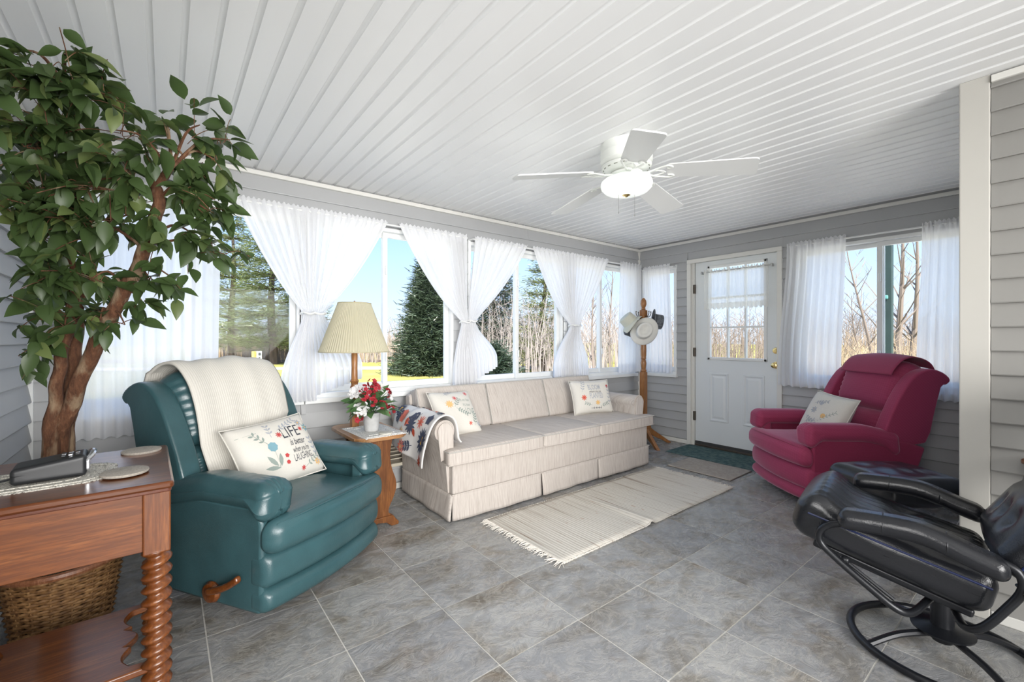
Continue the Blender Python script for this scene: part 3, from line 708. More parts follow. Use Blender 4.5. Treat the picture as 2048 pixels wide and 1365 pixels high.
tl.scale = (TK,)*3; mr.scale = (MK,)*3
def onback(s, off=.006):
    """profile over a recliner back: s=0 at the seat, up the front of the pads, over the top, down behind (local y, z)"""
    P = [(.50,.415),(.505,.47),(.545,.56),(.585,.66),(.605,.76),(.635,.88),(.675,.975),(.745,1.045),(.83,1.052),(.915,1.01),(.955,.93),(.965,.84),(.95,.72)]
    t = s*(len(P)-1); i = min(len(P)-2, int(t)); f = t-i
    a = [Vector((P[max(0,min(len(P)-1,k))][0], P[max(0,min(len(P)-1,k))][1])) for k in (i-1,i,i+1,i+2)]
    q = .5*((2*a[1])+(a[2]-a[0])*f+(2*a[0]-5*a[1]+4*a[2]-a[3])*f*f+(3*a[1]-a[0]-3*a[2]+a[3])*f**3)
    return q
# knit throw over the teal recliner
th = thing('knit_throw', 'cream ribbed knit throw draped over the teal recliner back', 'throw blanket', TLOC, 32.3)
def thr(a, b):
    q = onback(b); x = lerp(-.265, .315, a)+.012*math.sin(5*b)*(1-a); wv = .006*math.sin(9*a+3*b)+.004*math.sin(23*a)
    n = -.014-.02*smooth((abs(x)-.2)/.1)*0
    if b < .25: n -= .03*(.25-b)/.25; x += .02*(.25-b)
    up = smooth((b-.35)/.3); c_ = .018*(1-(2*a-1)**2)
    return (x, q.x+(n-wv-c_*.4)*(1-up)+.0*up+(.02 if b > .75 else 0), q.y+(.012+wv+c_)*up*(1 if b < .78 else .3))
th.scale = (TK,)*3
cloth('knit_fabric', thr, 40, 60, MT['throw'], th, solid=.014, uv=(1.1,2.0))
# headrest cover on the maroon recliner
hc = thing('headrest_cover', 'plain maroon cloth cover laid over the top of the maroon recliner', 'headrest cover', MLOC, -130.6)
def hcf(a, b):
    q = onback(lerp(.46,.80,b)); x = lerp(-.25,.27,a); up = smooth((b-.1)/.5); c_ = .020*(1-(2*a-1)**2)
    return (x, q.x-(.012+c_*.4)*(1-up)+(.02 if b > .8 else 0)*0, q.y+(.008+c_)*up)
hc.scale = (MK,)*3
cloth('cover_cloth', hcf, 20, 30, fabric('cover_maroon', (.30,.045,.10), 300, .85), hc, solid=.006)

# pillow on the teal recliner
pw, S = make_pillow('throw_pillow', 'linen pillow reading LIFE is better when you\'re LAUGHING on the teal recliner', .46, .36, .15, MT['pillow'])
pw.parent = None
def place(ob, frame_loc, rz, local, tilt_, roll=0, yaw=0, k=1):
    local = Vector(local)*k
    M = Matrix.Translation(Vector(frame_loc))@Matrix.Rotation(R(rz),4,'Z')@Matrix.Translation(Vector(local))@Matrix.Rotation(R(yaw),4,'Z')@Matrix.Rotation(R(tilt_),4,'X')@Matrix.Rotation(R(roll),4,'Y')
    ob.matrix_world = M; ob.location = M.to_translation(); ob.rotation_euler = M.to_euler()
place(pw, TLOC, 32.3, (.015,.36,.585), -33, -3, -6, TK)
P = Print(S, pw, asp=.46/.36)
P.text('ink', 'LIFE', .30, .36, .42, 0, .50); P.text('ink', 'is better', .36, .02, .22, .35, .46, .008); P.text('ink', 'when you\'re', .38, -.22, .20, .35, .48, .004); P.text('ink', 'LAUGHING', .38, -.46, .24, 0, .52)
P.flower('red','red', -.02,.36,.085,8,.3,.3); P.flower('red','red', .62,.40,.07,8,.3,.3); P.disc('red', -.03,-.30,.055,10,.2); P.disc('red', -.05,-.50,.055,10,.2); P.flower('red','red', .30,-.80,.07,8,.3,.3)
P.disc('blue', -.27,.06,.12,16,.12); P.leaf('sage', -.30,-.52,.34,2.15,.3); P.leaf('sage', -.24,-.55,.30,1.35,.34); P.leaf('sage', -.26,-.58,.34,2.9,.28); P.sprig('sage', -.27,-.58,.52,1.55,1,.01)
P.sprig('sage', -.33,.16,.36,2.2,3,.12); P.sprig('pale', .0,.52,.55,.35,5,.11); P.sprig('pale', -.20,.34,.3,1.5,3,.10); P.flower('pale','gold', .66,.62,.11,7); P.flower('blue','gold', .82,.42,.12,6); P.sprig('sage', .38,-.78,.42,.45,4,.10); P.flower('gold','pale', .74,-.72,.10,7)
P.sprig('pale', .82,-.62,.5,1.7,4,.11); P.poly('sage', [(-.9,.60),(-.9,.612),(-.45,.612),(-.45,.60)])
P.finish(PAL)
# pillow on the maroon recliner
pm, S = make_pillow('throw_pillow', 'pale linen pillow with a faded leafy print on the maroon recliner', .39, .38, .15, MT['pillow'])
place(pm, MLOC, -130.6, (.04,.33,.575), -26, 5, 8, MK)
P = Print(S, pm, asp=1.0); P.disc('gold', .25,-.05,.10); P.sprig('sage', .1,-.3,.75,.75,6,.11,.2); P.sprig('pale', -.5,.4,.6,.3,5,.12); P.sprig('pale', -.6,-.2,.6,-.4,5,.12); P.flower('pale','gold', -.3,.1,.16,7); P.flower('pale','pale', -.1,.45,.13,7); P.sprig('pale', -.55,-.5,.5,.4,4,.1); P.finish(PAL)
# ------------------------------------------------------------------ sofa
so = thing('sofa', 'beige striated three-cushion skirted sofa under the windows', 'sofa', (2.56,2.84,0))
def sx_(X): return X-2.56
def sy_(Y): return Y-2.84
F_ = 2.455
MB().box(sx_(1.485),sy_(F_),.165,sx_(3.645),sy_(3.20),.375).build('base', MT['sofa'], so, False, bevel=.012)
# skirt: panels with pleats at the cushion joints
def skirt(p0, p1, name='skirt_panel', seed=0):
    A, B = Vector(p0), Vector(p1); d = B-A; n = Vector((d.y,-d.x)).normalized(); rr = random.Random(seed); ph = rr.uniform(0,6)
    def fn(a, b):
        q = A+d*a; w_ = (.010*b+.006*b*math.sin(5*a+ph)+.004*b*math.sin(17*a+ph))
        e = .006*(1-smooth(a/.02))+.006*(1-smooth((1-a)/.02))
        return (q.x+n.x*(w_-e), q.y+n.y*(w_-e), lerp(.178,.012,b))
    cloth(name, fn, 40, 8, MT['sofa'], so, solid=.006)
xs = [1.472, 2.262, 2.916, 3.655]
for k in range(3): skirt((sx_(xs[k]+.003),sy_(F_-.014)), (sx_(xs[k+1]-.003),sy_(F_-.014)), seed=k)
skirt((sx_(1.470),sy_(3.20)), (sx_(1.470),sy_(F_-.010)), seed=5); skirt((sx_(3.657),sy_(F_-.010)), (sx_(3.657),sy_(3.20)), seed=6)
MB().tube([(sx_(1.472),sy_(3.20),.178),(sx_(1.472),sy_(F_-.012),.178),(sx_(3.655),sy_(F_-.012),.178),(sx_(3.655),sy_(3.20),.178)], .005, 6).build('welt_cord', MT['sofa'], so)
# seat cushions
def cushion(x0, x1, y0, y1, z0, z1, name, crown=.022, tleft=0, tright=0, seed=0):
    w_, d_ = x1-x0, y1-y0
    def fn(x,y,z):
        xx = 0; t = smooth((y+.72)/.10)
        if tleft and x < 0: xx = tleft*t*(-x)**2
        if tright and x > 0: xx = -tright*t*x*x
        return (xx, -.008*(1-x*x)*(y < -.9), (crown*(1-x*x)*(1-y*y) if z > 0 else 0))
    ob = MB().rbox((sx_((x0+x1)/2),sy_((y0+y1)/2),(z0+z1)/2), (w_,d_,z1-z0), .022, 14, fn, 3).build(name, MT['sofa'], so, True, 0)
    for z in (z0+.012, z1-.010):
        pts = []
        for (x,y) in [(x0+w_*k/10, y0) for k in range(11)]+[(x1, y0+d_*k/10) for k in range(1,11)]+[(x1-w_*k/10, y1) for k in range(1,11)]+[(x0, y1-d_*k/10) for k in range(1,10)]:
            ux, uy = 2*(x-x0)/w_-1, 2*(y-y0)/d_-1; o_ = fn(ux,uy,1 if z > (z0+z1)/2 else -1)
            pts.append((sx_(x)+o_[0]-.002*ux, sy_(y)+o_[1]-.002*uy, z))
        MB().tube(pts, .0048, 6, True).build('welt_cord', MT['welt'] if z > .4 else MT['sofa'], ob)
    return ob
cushion(1.43, 2.262, 2.412, 2.99, .372, .475, 'seat_cushion', tleft=.105); cushion(2.266, 2.914, 2.412, 2.99, .372, .475, 'seat_cushion', .026); cushion(2.918, 3.692, 2.412, 2.99, .372, .475, 'seat_cushion', tright=.105)
# arms: flared sides with a rolled top and a pleated front
for s, xc in ((-1,1.455),(1,3.575)):
    def ax_(dx): return sx_(xc)+s*dx
    arc = [(ax_(.003+.070*math.cos(q)), .588+.070*math.sin(q)) for q in [R(-38)+(R(205)-R(-38))*k/22 for k in range(23)]]
    poly = [(ax_(-.022),.17),(ax_(-.006),.36),(ax_(.012),.47)]
    poly += arc+[(ax_(-.068),.42),(ax_(-.078),.17)]
    if s > 0: poly = poly[::-1]
    MB().prism(poly, 1, sy_(2.505), sy_(3.20)).build('arm', MT['sofa'], so, True, 45)
    fp = [(ax_(.003+.055*math.cos(q)), .590+.055*math.sin(q)) for q in [PI*k/20 for k in range(21)]]
    pol2 = [(ax_(.035),.40)]+fp+[(ax_(-.052),.40)]
    MB().prism(pol2, 1, sy_(2.490), sy_(2.510)).build('arm_face', MT['sofa'], so, True, 30, bevel=.006)
    MB().tube([(a_, sy_(2.492), b_) for a_, b_ in pol2], .0045, 6).build('welt_cord', MT['sofa'], so)
    MB().tube([(a_, sy_(2.507), b_) for a_, b_ in arc], .005, 6).build('welt_cord', MT['sofa'], so)
# back frame and back cushions leaning on it
MB().prism([(sy_(3.06),.30),(sy_(3.21),.165),(sy_(3.21),.735),(sy_(3.19),.765),(sy_(3.13),.765)], 0, sx_(1.50), sx_(3.535)).build('back_frame', MT['sofa'], so, True, 40, bevel=.015)
bx0 = [1.515, 2.172, 2.838, 3.50]
for k in range(3):
    x0, x1 = bx0[k]+.003, bx0[k+1]-.003; w_ = x1-x0; hh = .36; d_ = .125
    def bfn(x,y,z): return (0, (-.022*(1-x*x)*(1-z*z) if y < 0 else 0), 0)
    mb = MB().rbox((0,0,0), (w_,d_,hh), .022, 10, bfn, 3); M = Matrix.Translation((sx_((x0+x1)/2), sy_(3.065), .632))@Matrix.Rotation(R(-17),4,'X'); mb.xf(M)
    bc = mb.build('back_cushion', MT['sofa'], so, True, 0)
    for yy in (-d_/2+.006,):
        pts = [(-w_/2+.006,yy,-hh/2+.006)]+[(lerp(-w_/2+.006,w_/2-.006,q/8),yy-.0,hh/2-.006) for q in range(9)]+[(w_/2-.006,yy,-hh/2+.006)]
        MB().tube([M@Vector(p) for p in pts], .0048, 6).build('welt_cord', MT['welt'], bc)
    MB().tube([M@Vector(p) for p in [(-w_/2+.006,d_/2-.006,hh/2-.006),(w_/2-.006,d_/2-.006,hh/2-.006)]], .0048, 6).build('welt_cord', MT['welt'], bc)
# sofa pillows
pa, S = make_pillow('throw_pillow', 'linen pillow with gold and rose flowers beside the floral throw on the sofa', .38, .37, .14, MT['pillow'])
place(pa, (0,0,0), 0, (1.735,2.845,.635), -36, 3, 4)
P = Print(S, pa, asp=.38/.37)
P.flower('gold','gold', -.35,.25,.20,9,.35,.2); P.flower('pink','red', -.02,.52,.13,7); P.flower('pink','red', .66,.78,.13,7); P.text('sage', 'is not how', .45,.42,.22,.3,.5); P.text('sage', 'it\'s how', .45,.18,.22,.3,.4); P.text('sage', 'LOVE', .55,-.14,.42,0,.5)
P.sprig('sage', -.15,.1,.45,.9,4,.13); P.sprig('sage', -.1,.05,.5,-.6,5,.13); P.sprig('sage', .62,-.75,.5,1.3,4,.15); P.sprig('pale', .7,-.7,.3,.2,3,.12); P.flower('coral','red', .40,-.66,.10,6); P.sprig('pale', -.45,.72,.4,.5,4,.12); P.finish(PAL)
pb, S = make_pillow('throw_pillow', 'linen pillow reading BLOOM where you are PLANTED at the door end of the sofa', .44, .33, .14, MT['pillow'])
place(pb, (0,0,0), 0, (3.24,2.80,.638), -20, 0, -16)
P = Print(S, pb, asp=.44/.33)
P.text('pale', 'BLOOM', .05,.50,.34,0,.62,.012); P.text('ink', 'where you are', .05,.24,.16,.3,.60); P.text('pale', 'PLANTED', .08,-.02,.34,0,.68,.012)
P.flower('coral','red', -.55,-.08,.14,8); P.disc('red', .80,.55,.09,8,.15); P.flower('gold','yellow', .10,-.42,.13,7); P.sprig('pale', -.6,.25,.5,1.2,4,.13); P.sprig('sage', -.2,-.55,.3,2.8,3,.1); P.sprig('sage', .25,-.62,.4,.3,4,.11); P.sprig('pale', .75,-.6,.8,1.5,5,.12); P.sprig('ink', -.25,-.72,.5,.0,4,.06); P.finish(PAL)
# floral throw over the left arm
ft = thing('floral_throw', 'white fleece throw with red and black flowers over the sofa arm', 'throw blanket')
def ftS(u, v, side=-1, off=0.0):
    """u: across the arm (-1 outside bottom .. 1 inside seat), v: along the arm (-1 front .. 1 back)"""
    Y = lerp(2.50, 3.10, (v+1)/2)
    path = [(1.345,.375+.03*(v+1)/2),(1.352,.45),(1.362,.53),(1.372,.60),(1.395,.652),(1.45,.682),(1.505,.67),(1.535,.63),(1.548,.57),(1.555,.525),(1.575,.497)]
    t = (u+1)/2*(len(path)-1); i = max(0, min(len(path)-2, int(t))); f = t-i
    a = [Vector(path[max(0,min(len(path)-1,k))]) for k in (i-1,i,i+1,i+2)]
    q = .5*((2*a[1])+(a[2]-a[0])*f+(2*a[0]-5*a[1]+4*a[2]-a[3])*f*f+(3*a[1]-a[0]-3*a[2]+a[3])*f**3)
    tn = (a[2]-a[1]).normalized(); n = Vector((-tn.y, tn.x))
    w_ = .010*math.sin(5*v+1)*(1-smooth((u+.2)/.5))+.002*math.sin(11*v+3*u)
    out = 1-smooth((u+.9)/.8); q = q+n*(off+.006+max(0,w_)+.014*out*(1+math.sin(4*v)))
    return Vector((q.x, Y+.05*out*(1-v)*.5, q.y+.02*out*v))
cloth('fleece', lambda a,b: ftS(2*a-1, 2*b-1), 40, 30, MT['floralc'], ft, solid=.008)
class FP(Print):
    pass
P = FP(ftS, ft, asp=1.0, off=.0115)
def daisy(u, v, r, pet, core, n=14): 
    for k in range(n): P.leaf(pet, u, v, r, 2*PI*k/n, .28)
    P.disc(core, u, v, r*.3)
daisy(-.60,-.72,.24,'navy','yellow'); daisy(-.93,-.78,.14,'rust','coral',9); P.disc('coral',-.28,.48,.16,14,.15); daisy(-.42,-.05,.2,'navy','navy',11); daisy(-.62,.30,.14,'gold','yellow',8); P.leaf('coral', -.28,.12,.2,3.6,.5); P.leaf('rust', -.28,.12,.2,2.9,.4)
P.sprig('navy', .02,.1,.3,1.2,4,.12); P.sprig('navy', -.12,-.25,.3,2.2,4,.13,.6); P.disc('navy', -.2,-.72,.13,10,.3); P.disc('floral', -.2,-.72,.07) if False else None
P.sprig('navy', .25,.4,.3,.2,3,.10); P.sprig('navy', -.12,.55,.3,2.6,4,.12); daisy(.80,-.72,.22,'coral','yellow',10); daisy(.84,-.70,.12,'rust','yellow',9); P.leaf('navy', .35,-.8,.2,.4,.5); P.leaf('navy', .42,-.4,.2,1.4,.4); daisy(-.75,.75,.14,'navy','gold',9); P.sprig('pink', .3,-.1,.3,2,3,.1); daisy(-.15,.85,.18,'navy','yellow',12); daisy(-.85,.15,.16,'coral','gold',10); daisy(-.30,-.42,.15,'coral','rust',9); P.sprig('navy', -.75,-.25,.35,1.8,4,.13,.5); P.sprig('navy', -.5,.62,.3,.6,4,.12,.5); P.leaf('rust', -.6,-.3,.2,.8,.5); P.sprig('navy', .1,.75,.3,1.0,4,.12,.5); P.disc('coral', .12,-.55,.12,12,.2); P.sprig('navy', .0,-.9,.3,1.2,4,.11,.5)
P.finish(PAL)
# ------------------------------------------------------------------ foreground table with barley-twist legs
tb = thing('side_table', 'cherry wood table with barley-twist legs against the left wall', 'table', (-.262,1.985,0), 1.5)
tw, td, th_ = .55, .60, .76
def rrect(w_, d_, r, n=5):
    out = []
    for cx_, cy_, a0 in ((w_/2-r,d_/2-r,0),(-w_/2+r,d_/2-r,PI/2),(-w_/2+r,-d_/2+r,PI),(w_/2-r,-d_/2+r,3*PI/2)):
        for k in range(n+1): a = a0+PI/2*k/n; out.append((cx_+r*math.cos(a), cy_+r*math.sin(a)))
    return out
MB().prism(rrect(tw,td,.012,3), 2, th_-.022, th_).build('table_top', MT['cherry'], tb, True, 40, bevel=.007)
# dark thumb-moulded underside of the top
MB().prism(rrect(tw-.012,td-.012,.01,3), 2, th_-.032, th_-.021).build('top_moulding', MT['cherrydk'], tb, True, 40, bevel=.003)
lx, ly = tw/2-.042, td/2-.05; L = .068
yb = .13   # back legs stand in from the rear edge
legs = [(sx1*lx, sy1) for sx1 in (-1,1) for sy1 in (-ly, td/2-yb)]
def twist(mb, x, y, z0, z1, r, turns, n=16, m=96):
    vs = []; fs = []
    for j in range(m+1):
        z = lerp(z0, z1, j/m); fade = min(1, j/5, (m-j)/5)
        for k in range(n):
            a = 2*PI*k/n; q = 2*PI*turns*j/m
            rr_ = r*(.80+.20*fade*math.cos(a-q)**1+(0)) ; rr_ = r*(.78+.22*abs(math.cos((2*PI*turns*j/m-a)/1.0)) if False else .79+.21*math.sin(q-a))
            vs.append((x+rr_*math.cos(a), y+rr_*math.sin(a), z))
    for j in range(m):
        for k in range(n): fs.append((j*n+k, j*n+(k+1)%n, (j+1)*n+(k+1)%n, (j+1)*n+k))
    fs += [tuple(range(n-1,-1,-1)), tuple(m*n+k for k in range(n))]; return mb.add(vs, fs)
for x, y in legs:
    mb = MB(); twist(mb, x, y, .045, .545, .040, 13); mb.lathe([(.02,0),(.03,.012),(.034,.03),(.024,.05)], 14, (x,y,0))
    lg = mb.build('leg', MT['cherryv'], tb, True, 0); MB().box(x-L/2,y-L/2,.54,x+L/2,y+L/2,.729).build('leg_block', MT['cherryv'], lg, False, bevel=.004)
for (a, b) in ((legs[0],legs[2]),(legs[1],legs[3])):
    yy = a[1]; f_ = -1 if yy < 0 else 1; MB().box(a[0]+L/2,yy+f_*L/2-f_*.024-.0,.553,b[0]-L/2,yy+f_*L/2-f_*.004,.729).build('apron', MT['cherry'], tb, False, bevel=.002)
for s in (-1, 1): MB().box(s*lx-.01,legs[0][1]+L/2,.553,s*lx+.01,legs[1][1]-L/2,.729).build('apron', MT['cherry'], tb, False, bevel=.002)
# lower shelf with scalloped ends
ys0, ys1 = legs[0][1]-.005, legs[1][1]+.005; xe = lx-.012
sc = []
for k in range(41):
    t = k/40; y = lerp(ys0, ys1, t); u = abs(2*t-1)
    if u > .82: d_ = .0
    elif u > .30: d_ = .050+.022*math.sin((.82-u)/.52*PI)
    else: d_ = .035+.045*(abs(u)/.30)**1.6
    sc.append((xe-d_, y))
pol = sc+[(-x, y) for x, y in reversed(sc)]
MB().prism(pol, 2, .165, .187).build('shelf', MT['cherry'], tb, True, 40, bevel=.005)
# crocheted runner on the table
def lacy(name, c, hole=60):
    q = N(name); v = q.coord('Object'); vo = q.n('TexVoronoi'); q.l(v, vo.inputs['Vector']); vo.inputs['Scale'].default_value = 210
    f = q.noise(v, 26, 3); q.col(q.mix(q.ramp(vo.outputs['Distance'], [(.25,(1,1,1)),(.6,(0,0,0))]), tuple(x*.72 for x in c), c)); q.set(Roughness=.95); q.bump(vo.outputs['Distance'], .5, .003)
    t = q.n('BsdfTransparent'); mx = q.n('MixShader'); q.l(q.ramp(vo.outputs['Distance'], [(.66,(1,1,1)),(.72,(.3,.3,.3))]), mx.inputs[0]); q.l(t.outputs[0], mx.inputs[1]); q.l(q.b.outputs[0], mx.inputs[2]); q.l(mx.outputs[0], q.out.inputs['Surface']); return q.m
MT['crochet'] = lacy('crochet_cream', (.74,.71,.64)); MT['lacewhite'] = lacy('lace_white', (.86,.85,.82))
def doily(name, label, w_, d_, r, loc, rz, mat, sc_=.006, waves=60, z=.0012):
    root = thing(name, label, 'doily', loc, rz); base = rrect(w_, d_, r, 10); pts = spline([(a,b,0) for a,b in base], 4, True); n = len(pts); vs = [(0,0,z)]
    for ring in (.45,.8,.92,1.0):
        for k, p in enumerate(pts):
            s_ = ring*(1+(sc_/max(p.length,.01)*abs(math.sin(PI*waves*k/n)) if ring == 1.0 else 0)); vs.append((p.x*s_, p.y*s_, z+.0008*math.sin(k*.9)*(ring > .9)))
    fs = [(0,1+k,1+(k+1)%n) for k in range(n)]
    for q in range(3): fs += [(1+q*n+k,1+(q+1)*n+k,1+(q+1)*n+(k+1)%n,1+q*n+(k+1)%n) for k in range(n)]
    MB().add(vs, fs).build('lace_cloth', mat, root, True, 0, solid=.0022)
    for q in (.62, .88):
        MB().tube([(p.x*q,p.y*q,z+.002) for p in pts], .0022, 5, True).build('raised_border', mat, root)
    return root
doily('crochet_runner', 'cream crocheted runner under the cordless phone on the cherry table', .40, .26, .08, (-.335,1.955,th_), 2, MT['crochet'])
def coaster(label, loc, r, mat, cat='coaster', h_=.009):
    ob = MB().lathe([(0,0),(r*.96,0),(r,h_*.4),(r*.985,h_*.9),(r*.93,h_),(0,h_)], 40).build('coaster', mat, None, True, 50, loc=loc); return tag(ob, label, cat)
MT['cork'] = plain('woven_coaster', (.38,.345,.30), .95, bump=(300,.6,.003), var=(180,.18))
coaster('round woven coaster at the far corner of the cherry table', (-.075,2.205,th_), .062, MT['cork']); coaster('round woven coaster beside the phone, near the table edge', (-.105,1.865,th_+.0042), .062, MT['cork'])
# cordless phone base / answering machine
ph = thing('cordless_phone', 'black answering machine with keypad and silver handle on the crocheted runner', 'telephone', (-.285,1.955,th_+.005), 4)
MT['blackp'] = plain('black_plastic', (.017,.018,.020), .42); MT['silver'] = plain('silver_plastic', (.62,.63,.66), .15, .8)
bd = MB().rbox((0,0,.029), (.165,.115,.058), .012, 6, lambda x,y,z: (0,0,(.010*x if z > 0 else 0))).build('phone_body', MT['blackp'], ph)
for i in range(3):
    for j in range(3): MB().rbox((.028+i*.016, -.024+j*.018, .0655+i*.001), (.011,.012,.006), .002, 1).build('button', MT['silver'] if (i+j)%2 else MT['blackp'], bd)
hd = MB().tube(spline([(.079,-.045,.045),(.094,-.030,.060),(.097,.0,.066),(.094,.030,.062),(.079,.045,.05)], 5), .008, 8).build('handle_trim', MT['silver'], ph)
MB().rbox((.084,0,.033), (.012,.10,.035), .004, 2).build('end_cap', MT['silver'], ph)
cd = MB().tube(spline([(-.08,.0,.012),(-.12,.0,.006),(-.17,.01,.004),(-.235,.0,.004)], 6), .0035, 6).build('power_cord', MT['blackp'], ph)

# ------------------------------------------------------------------ lamp table
lt = thing('lamp_table', 'oak pedestal end table with a built-in lamp and pleated cream shade', 'lamp', (1.055,2.83,0))
TH = .60
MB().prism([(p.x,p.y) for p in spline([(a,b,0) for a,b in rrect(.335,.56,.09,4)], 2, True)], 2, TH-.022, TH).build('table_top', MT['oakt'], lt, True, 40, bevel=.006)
# shaped end panel facing the room: outline mirrored about its centre
half = [(.105,.575),(.088,.50),(.085,.43),(.098,.36),(.122,.29),(.125,.235),(.105,.175),(.078,.12),(.075,.085),(.105,.062)]
o_ = [(p.x,p.y) for p in spline([(a,b,0) for a,b in half], 4)]; out = o_+[(-a,b) for a,b in reversed(o_)]
for y in (-.175, .14):
    mb = MB().prism(out, 1, y, y+.024); mb.build('end_panel', MT['oak'], lt, True, 40, bevel=.004)
    ft_ = [(-.135,.0),(-.09,.0),(-.055,.028),(0,.036),(.055,.028),(.09,.0),(.135,.0),(.14,.018),(.115,.045),(.10,.068),(-.10,.068),(-.115,.045),(-.14,.018)]
    MB().prism(ft_, 1, y-.012, y+.036).build('foot', MT['oak'], lt, True, 40, bevel=.004)
MB().box(-.012,-.15,.10,.012,.14,.575).build('centre_panel', MT['oak'], lt, False, bevel=.003); MB().box(-.10,-.17,.30,.10,.14,.318).build('magazine_shelf', MT['oak'], lt, False, bevel=.003)
px_, py_ = -.035, .150
pole = MB().box(px_-.024,py_-.024,TH,px_+.024,py_+.024,.86).lathe([(.026,.86),(.030,.868),(.022,.885),(.026,.905),(.030,.91),(.022,.925),(.020,1.0),(.021,1.10),(.014,1.11),(.009,1.2),(.009,1.42),(.016,1.425),(.004,1.46),(0,1.462)], 16, (px_,py_,0)); pole.build('lamp_pole', MT['pine'], lt, True, 40)
def shade(a, b):
    q = 2*PI*a; r = lerp(.108,.228,b)*(1+.012*math.sin(80*q)); return (px_+r*math.cos(q), py_+r*math.sin(q), lerp(1.442,1.112,b))
sm = N('pleated_shade'); sm.col((.70,.66,.50)); sm.set(Roughness=.8); t_ = sm.n('BsdfTranslucent'); t_.inputs[0].default_value = (.80,.74,.54,1); mx_ = sm.n('MixShader'); mx_.inputs[0].default_value = .45
sm.l(sm.b.outputs[0], mx_.inputs[1]); sm.l(t_.outputs[0], mx_.inputs[2]); sm.l(mx_.outputs[0], sm.out.inputs['Surface'])
sh = MB().grid(shade, 640, 6, True).build('lamp_shade', sm.m, lt, True, 0)
for r, z in ((.108,1.442),(.229,1.112)): MB().tube([(px_+r*math.cos(2*PI*k/48),py_+r*math.sin(2*PI*k/48),z) for k in range(48)], .004, 6, True).build('shade_trim', sm.m, sh)
MB().tube([(px_+.1,py_,1.435),(px_-.1,py_,1.435)], .002, 5).tube([(px_,py_+.1,1.435),(px_,py_-.1,1.435)], .002, 5).build('shade_spider', MT['steel'], sh)
MB().tube(spline([(-.055,-.19,.59),(-.06,-.20,.50),(-.06,-.19,.40),(-.075,-.19,.30),(-.09,-.17,.16),(-.10,.0,.04),(-.02,.30,.05)], 6), .003, 6).build('lamp_cord', plain('cord_ivory', (.72,.68,.60), .6), lt)
doily('lace_doily', 'white lace place mat on the oak lamp table', .27, .40, .015, (1.065,2.755,TH), 3, MT['lacewhite'], .004, 70)
coaster('round stone coaster beside the flowerpot on the lamp table', (1.09,2.615,TH+.0042), .042, plain('stone_coaster', (.55,.53,.46), .6, var=(40,.15)))
# potted artificial flowers
fp_ = thing('potted_flowers', 'whitewashed pot of artificial red and white flowers on the lamp table', 'potted flowers', (1.055,2.76,TH+.0042))
MB().lathe([(.042,0),(.044,.004),(.056,.108),(.060,.112),(.060,.118),(.053,.118),(.050,.095),(0,.095)], 28).build('pot', plain('whitewashed_metal', (.48,.48,.475), .6, var=(25,.12)), fp_, True, 50)
rf = random.Random(9); MT['fleaf'] = leafmat('flower_leaf', (.05,.12,.035), (.12,.21,.09), .15); MT['fred'] = plain('silk_red', (.36,.018,.03), .7); MT['fwhite'] = plain('silk_white', (.70,.69,.68), .7); MT['fstem'] = plain('stem_green', (.07,.13,.035), .6)
def leafmesh(ln, wd, curl=.25, n=5):
    mb = MB(); vs = []
    for k in range(n+1):
        t = k/n; w_ = wd*math.sin(PI*min(1,t**.8))*(1 if t < .97 else 0)+.0; z = -curl*ln*t*t
        vs += [(-w_/2, ln*t, z+w_*.18), (0, ln*t, z), (w_/2, ln*t, z+w_*.18)]
    fs = [];
    for k in range(n): a = 3*k; fs += [(a,a+1,a+4,a+3),(a+1,a+2,a+5,a+4)]
    return mb.add(vs, fs).mesh('leaf', True, 0)
lm_f = leafmesh(.095, .052); lm_f.materials.append(MT['fleaf'])
def orient(ob, pos, d, roll=0):
    d = Vector(d).normalized(); q = d.to_track_quat('Y', 'Z'); ob.rotation_mode = 'QUATERNION'; ob.rotation_quaternion = q@Matrix.Rotation(roll,3,'Y').to_quaternion(); ob.location = pos
for k in range(70):
    a = rf.uniform(0,6.28); el = rf.uniform(-.1,1.3); d = Vector((math.cos(a)*math.cos(el), math.sin(a)*math.cos(el), math.sin(el))); pos = Vector((0,0,.135))+d*rf.uniform(.03,.105)*Vector((1,1,1.1)).length/1.75
    ob = bpy.data.objects.new('leaf', lm_f); C.objects.link(ob); ob.parent = fp_; orient(ob, pos, d+Vector((0,0,rf.uniform(-.4,.1))), rf.uniform(-.8,.8))
def petals(mat, r, n, layers):
    mb = MB()
    for L_ in range(layers):
        for k in range(n):
            a = 2*PI*(k+.5*L_)/n; rr_ = r*(1-.25*L_); up = .25+.4*L_; w_ = rr_*.75; c_, s_ = math.cos(a), math.sin(a)
            def P_(x, y, z): return (c_*x-s_*y, s_*x+c_*y, z)
            mb.add([P_(0,0,0), P_(rr_*.55,-w_/2,up*rr_*.6), P_(rr_,-w_*.25,up*rr_*.8), P_(rr_*1.05,0,up*rr_*.7), P_(rr_,w_*.25,up*rr_*.8), P_(rr_*.55,w_/2,up*rr_*.6)], [(0,1,2,3,4,5)])
    me = mb.mesh('blossom', False); me.materials.append(mat); return me
mr_, mw_ = petals(MT['fred'], .017, 5, 2), petals(MT['fwhite'], .052, 7, 3)
cl = [(-.02,-.05,.25),(.01,-.04,.28),(-.06,-.04,.22),(.09,-.03,.24),(-.11,-.06,.10),(.12,-.03,.12),(-.03,-.09,.20),(.04,-.08,.17),(.0,-.02,.31),(-.05,.0,.27)]
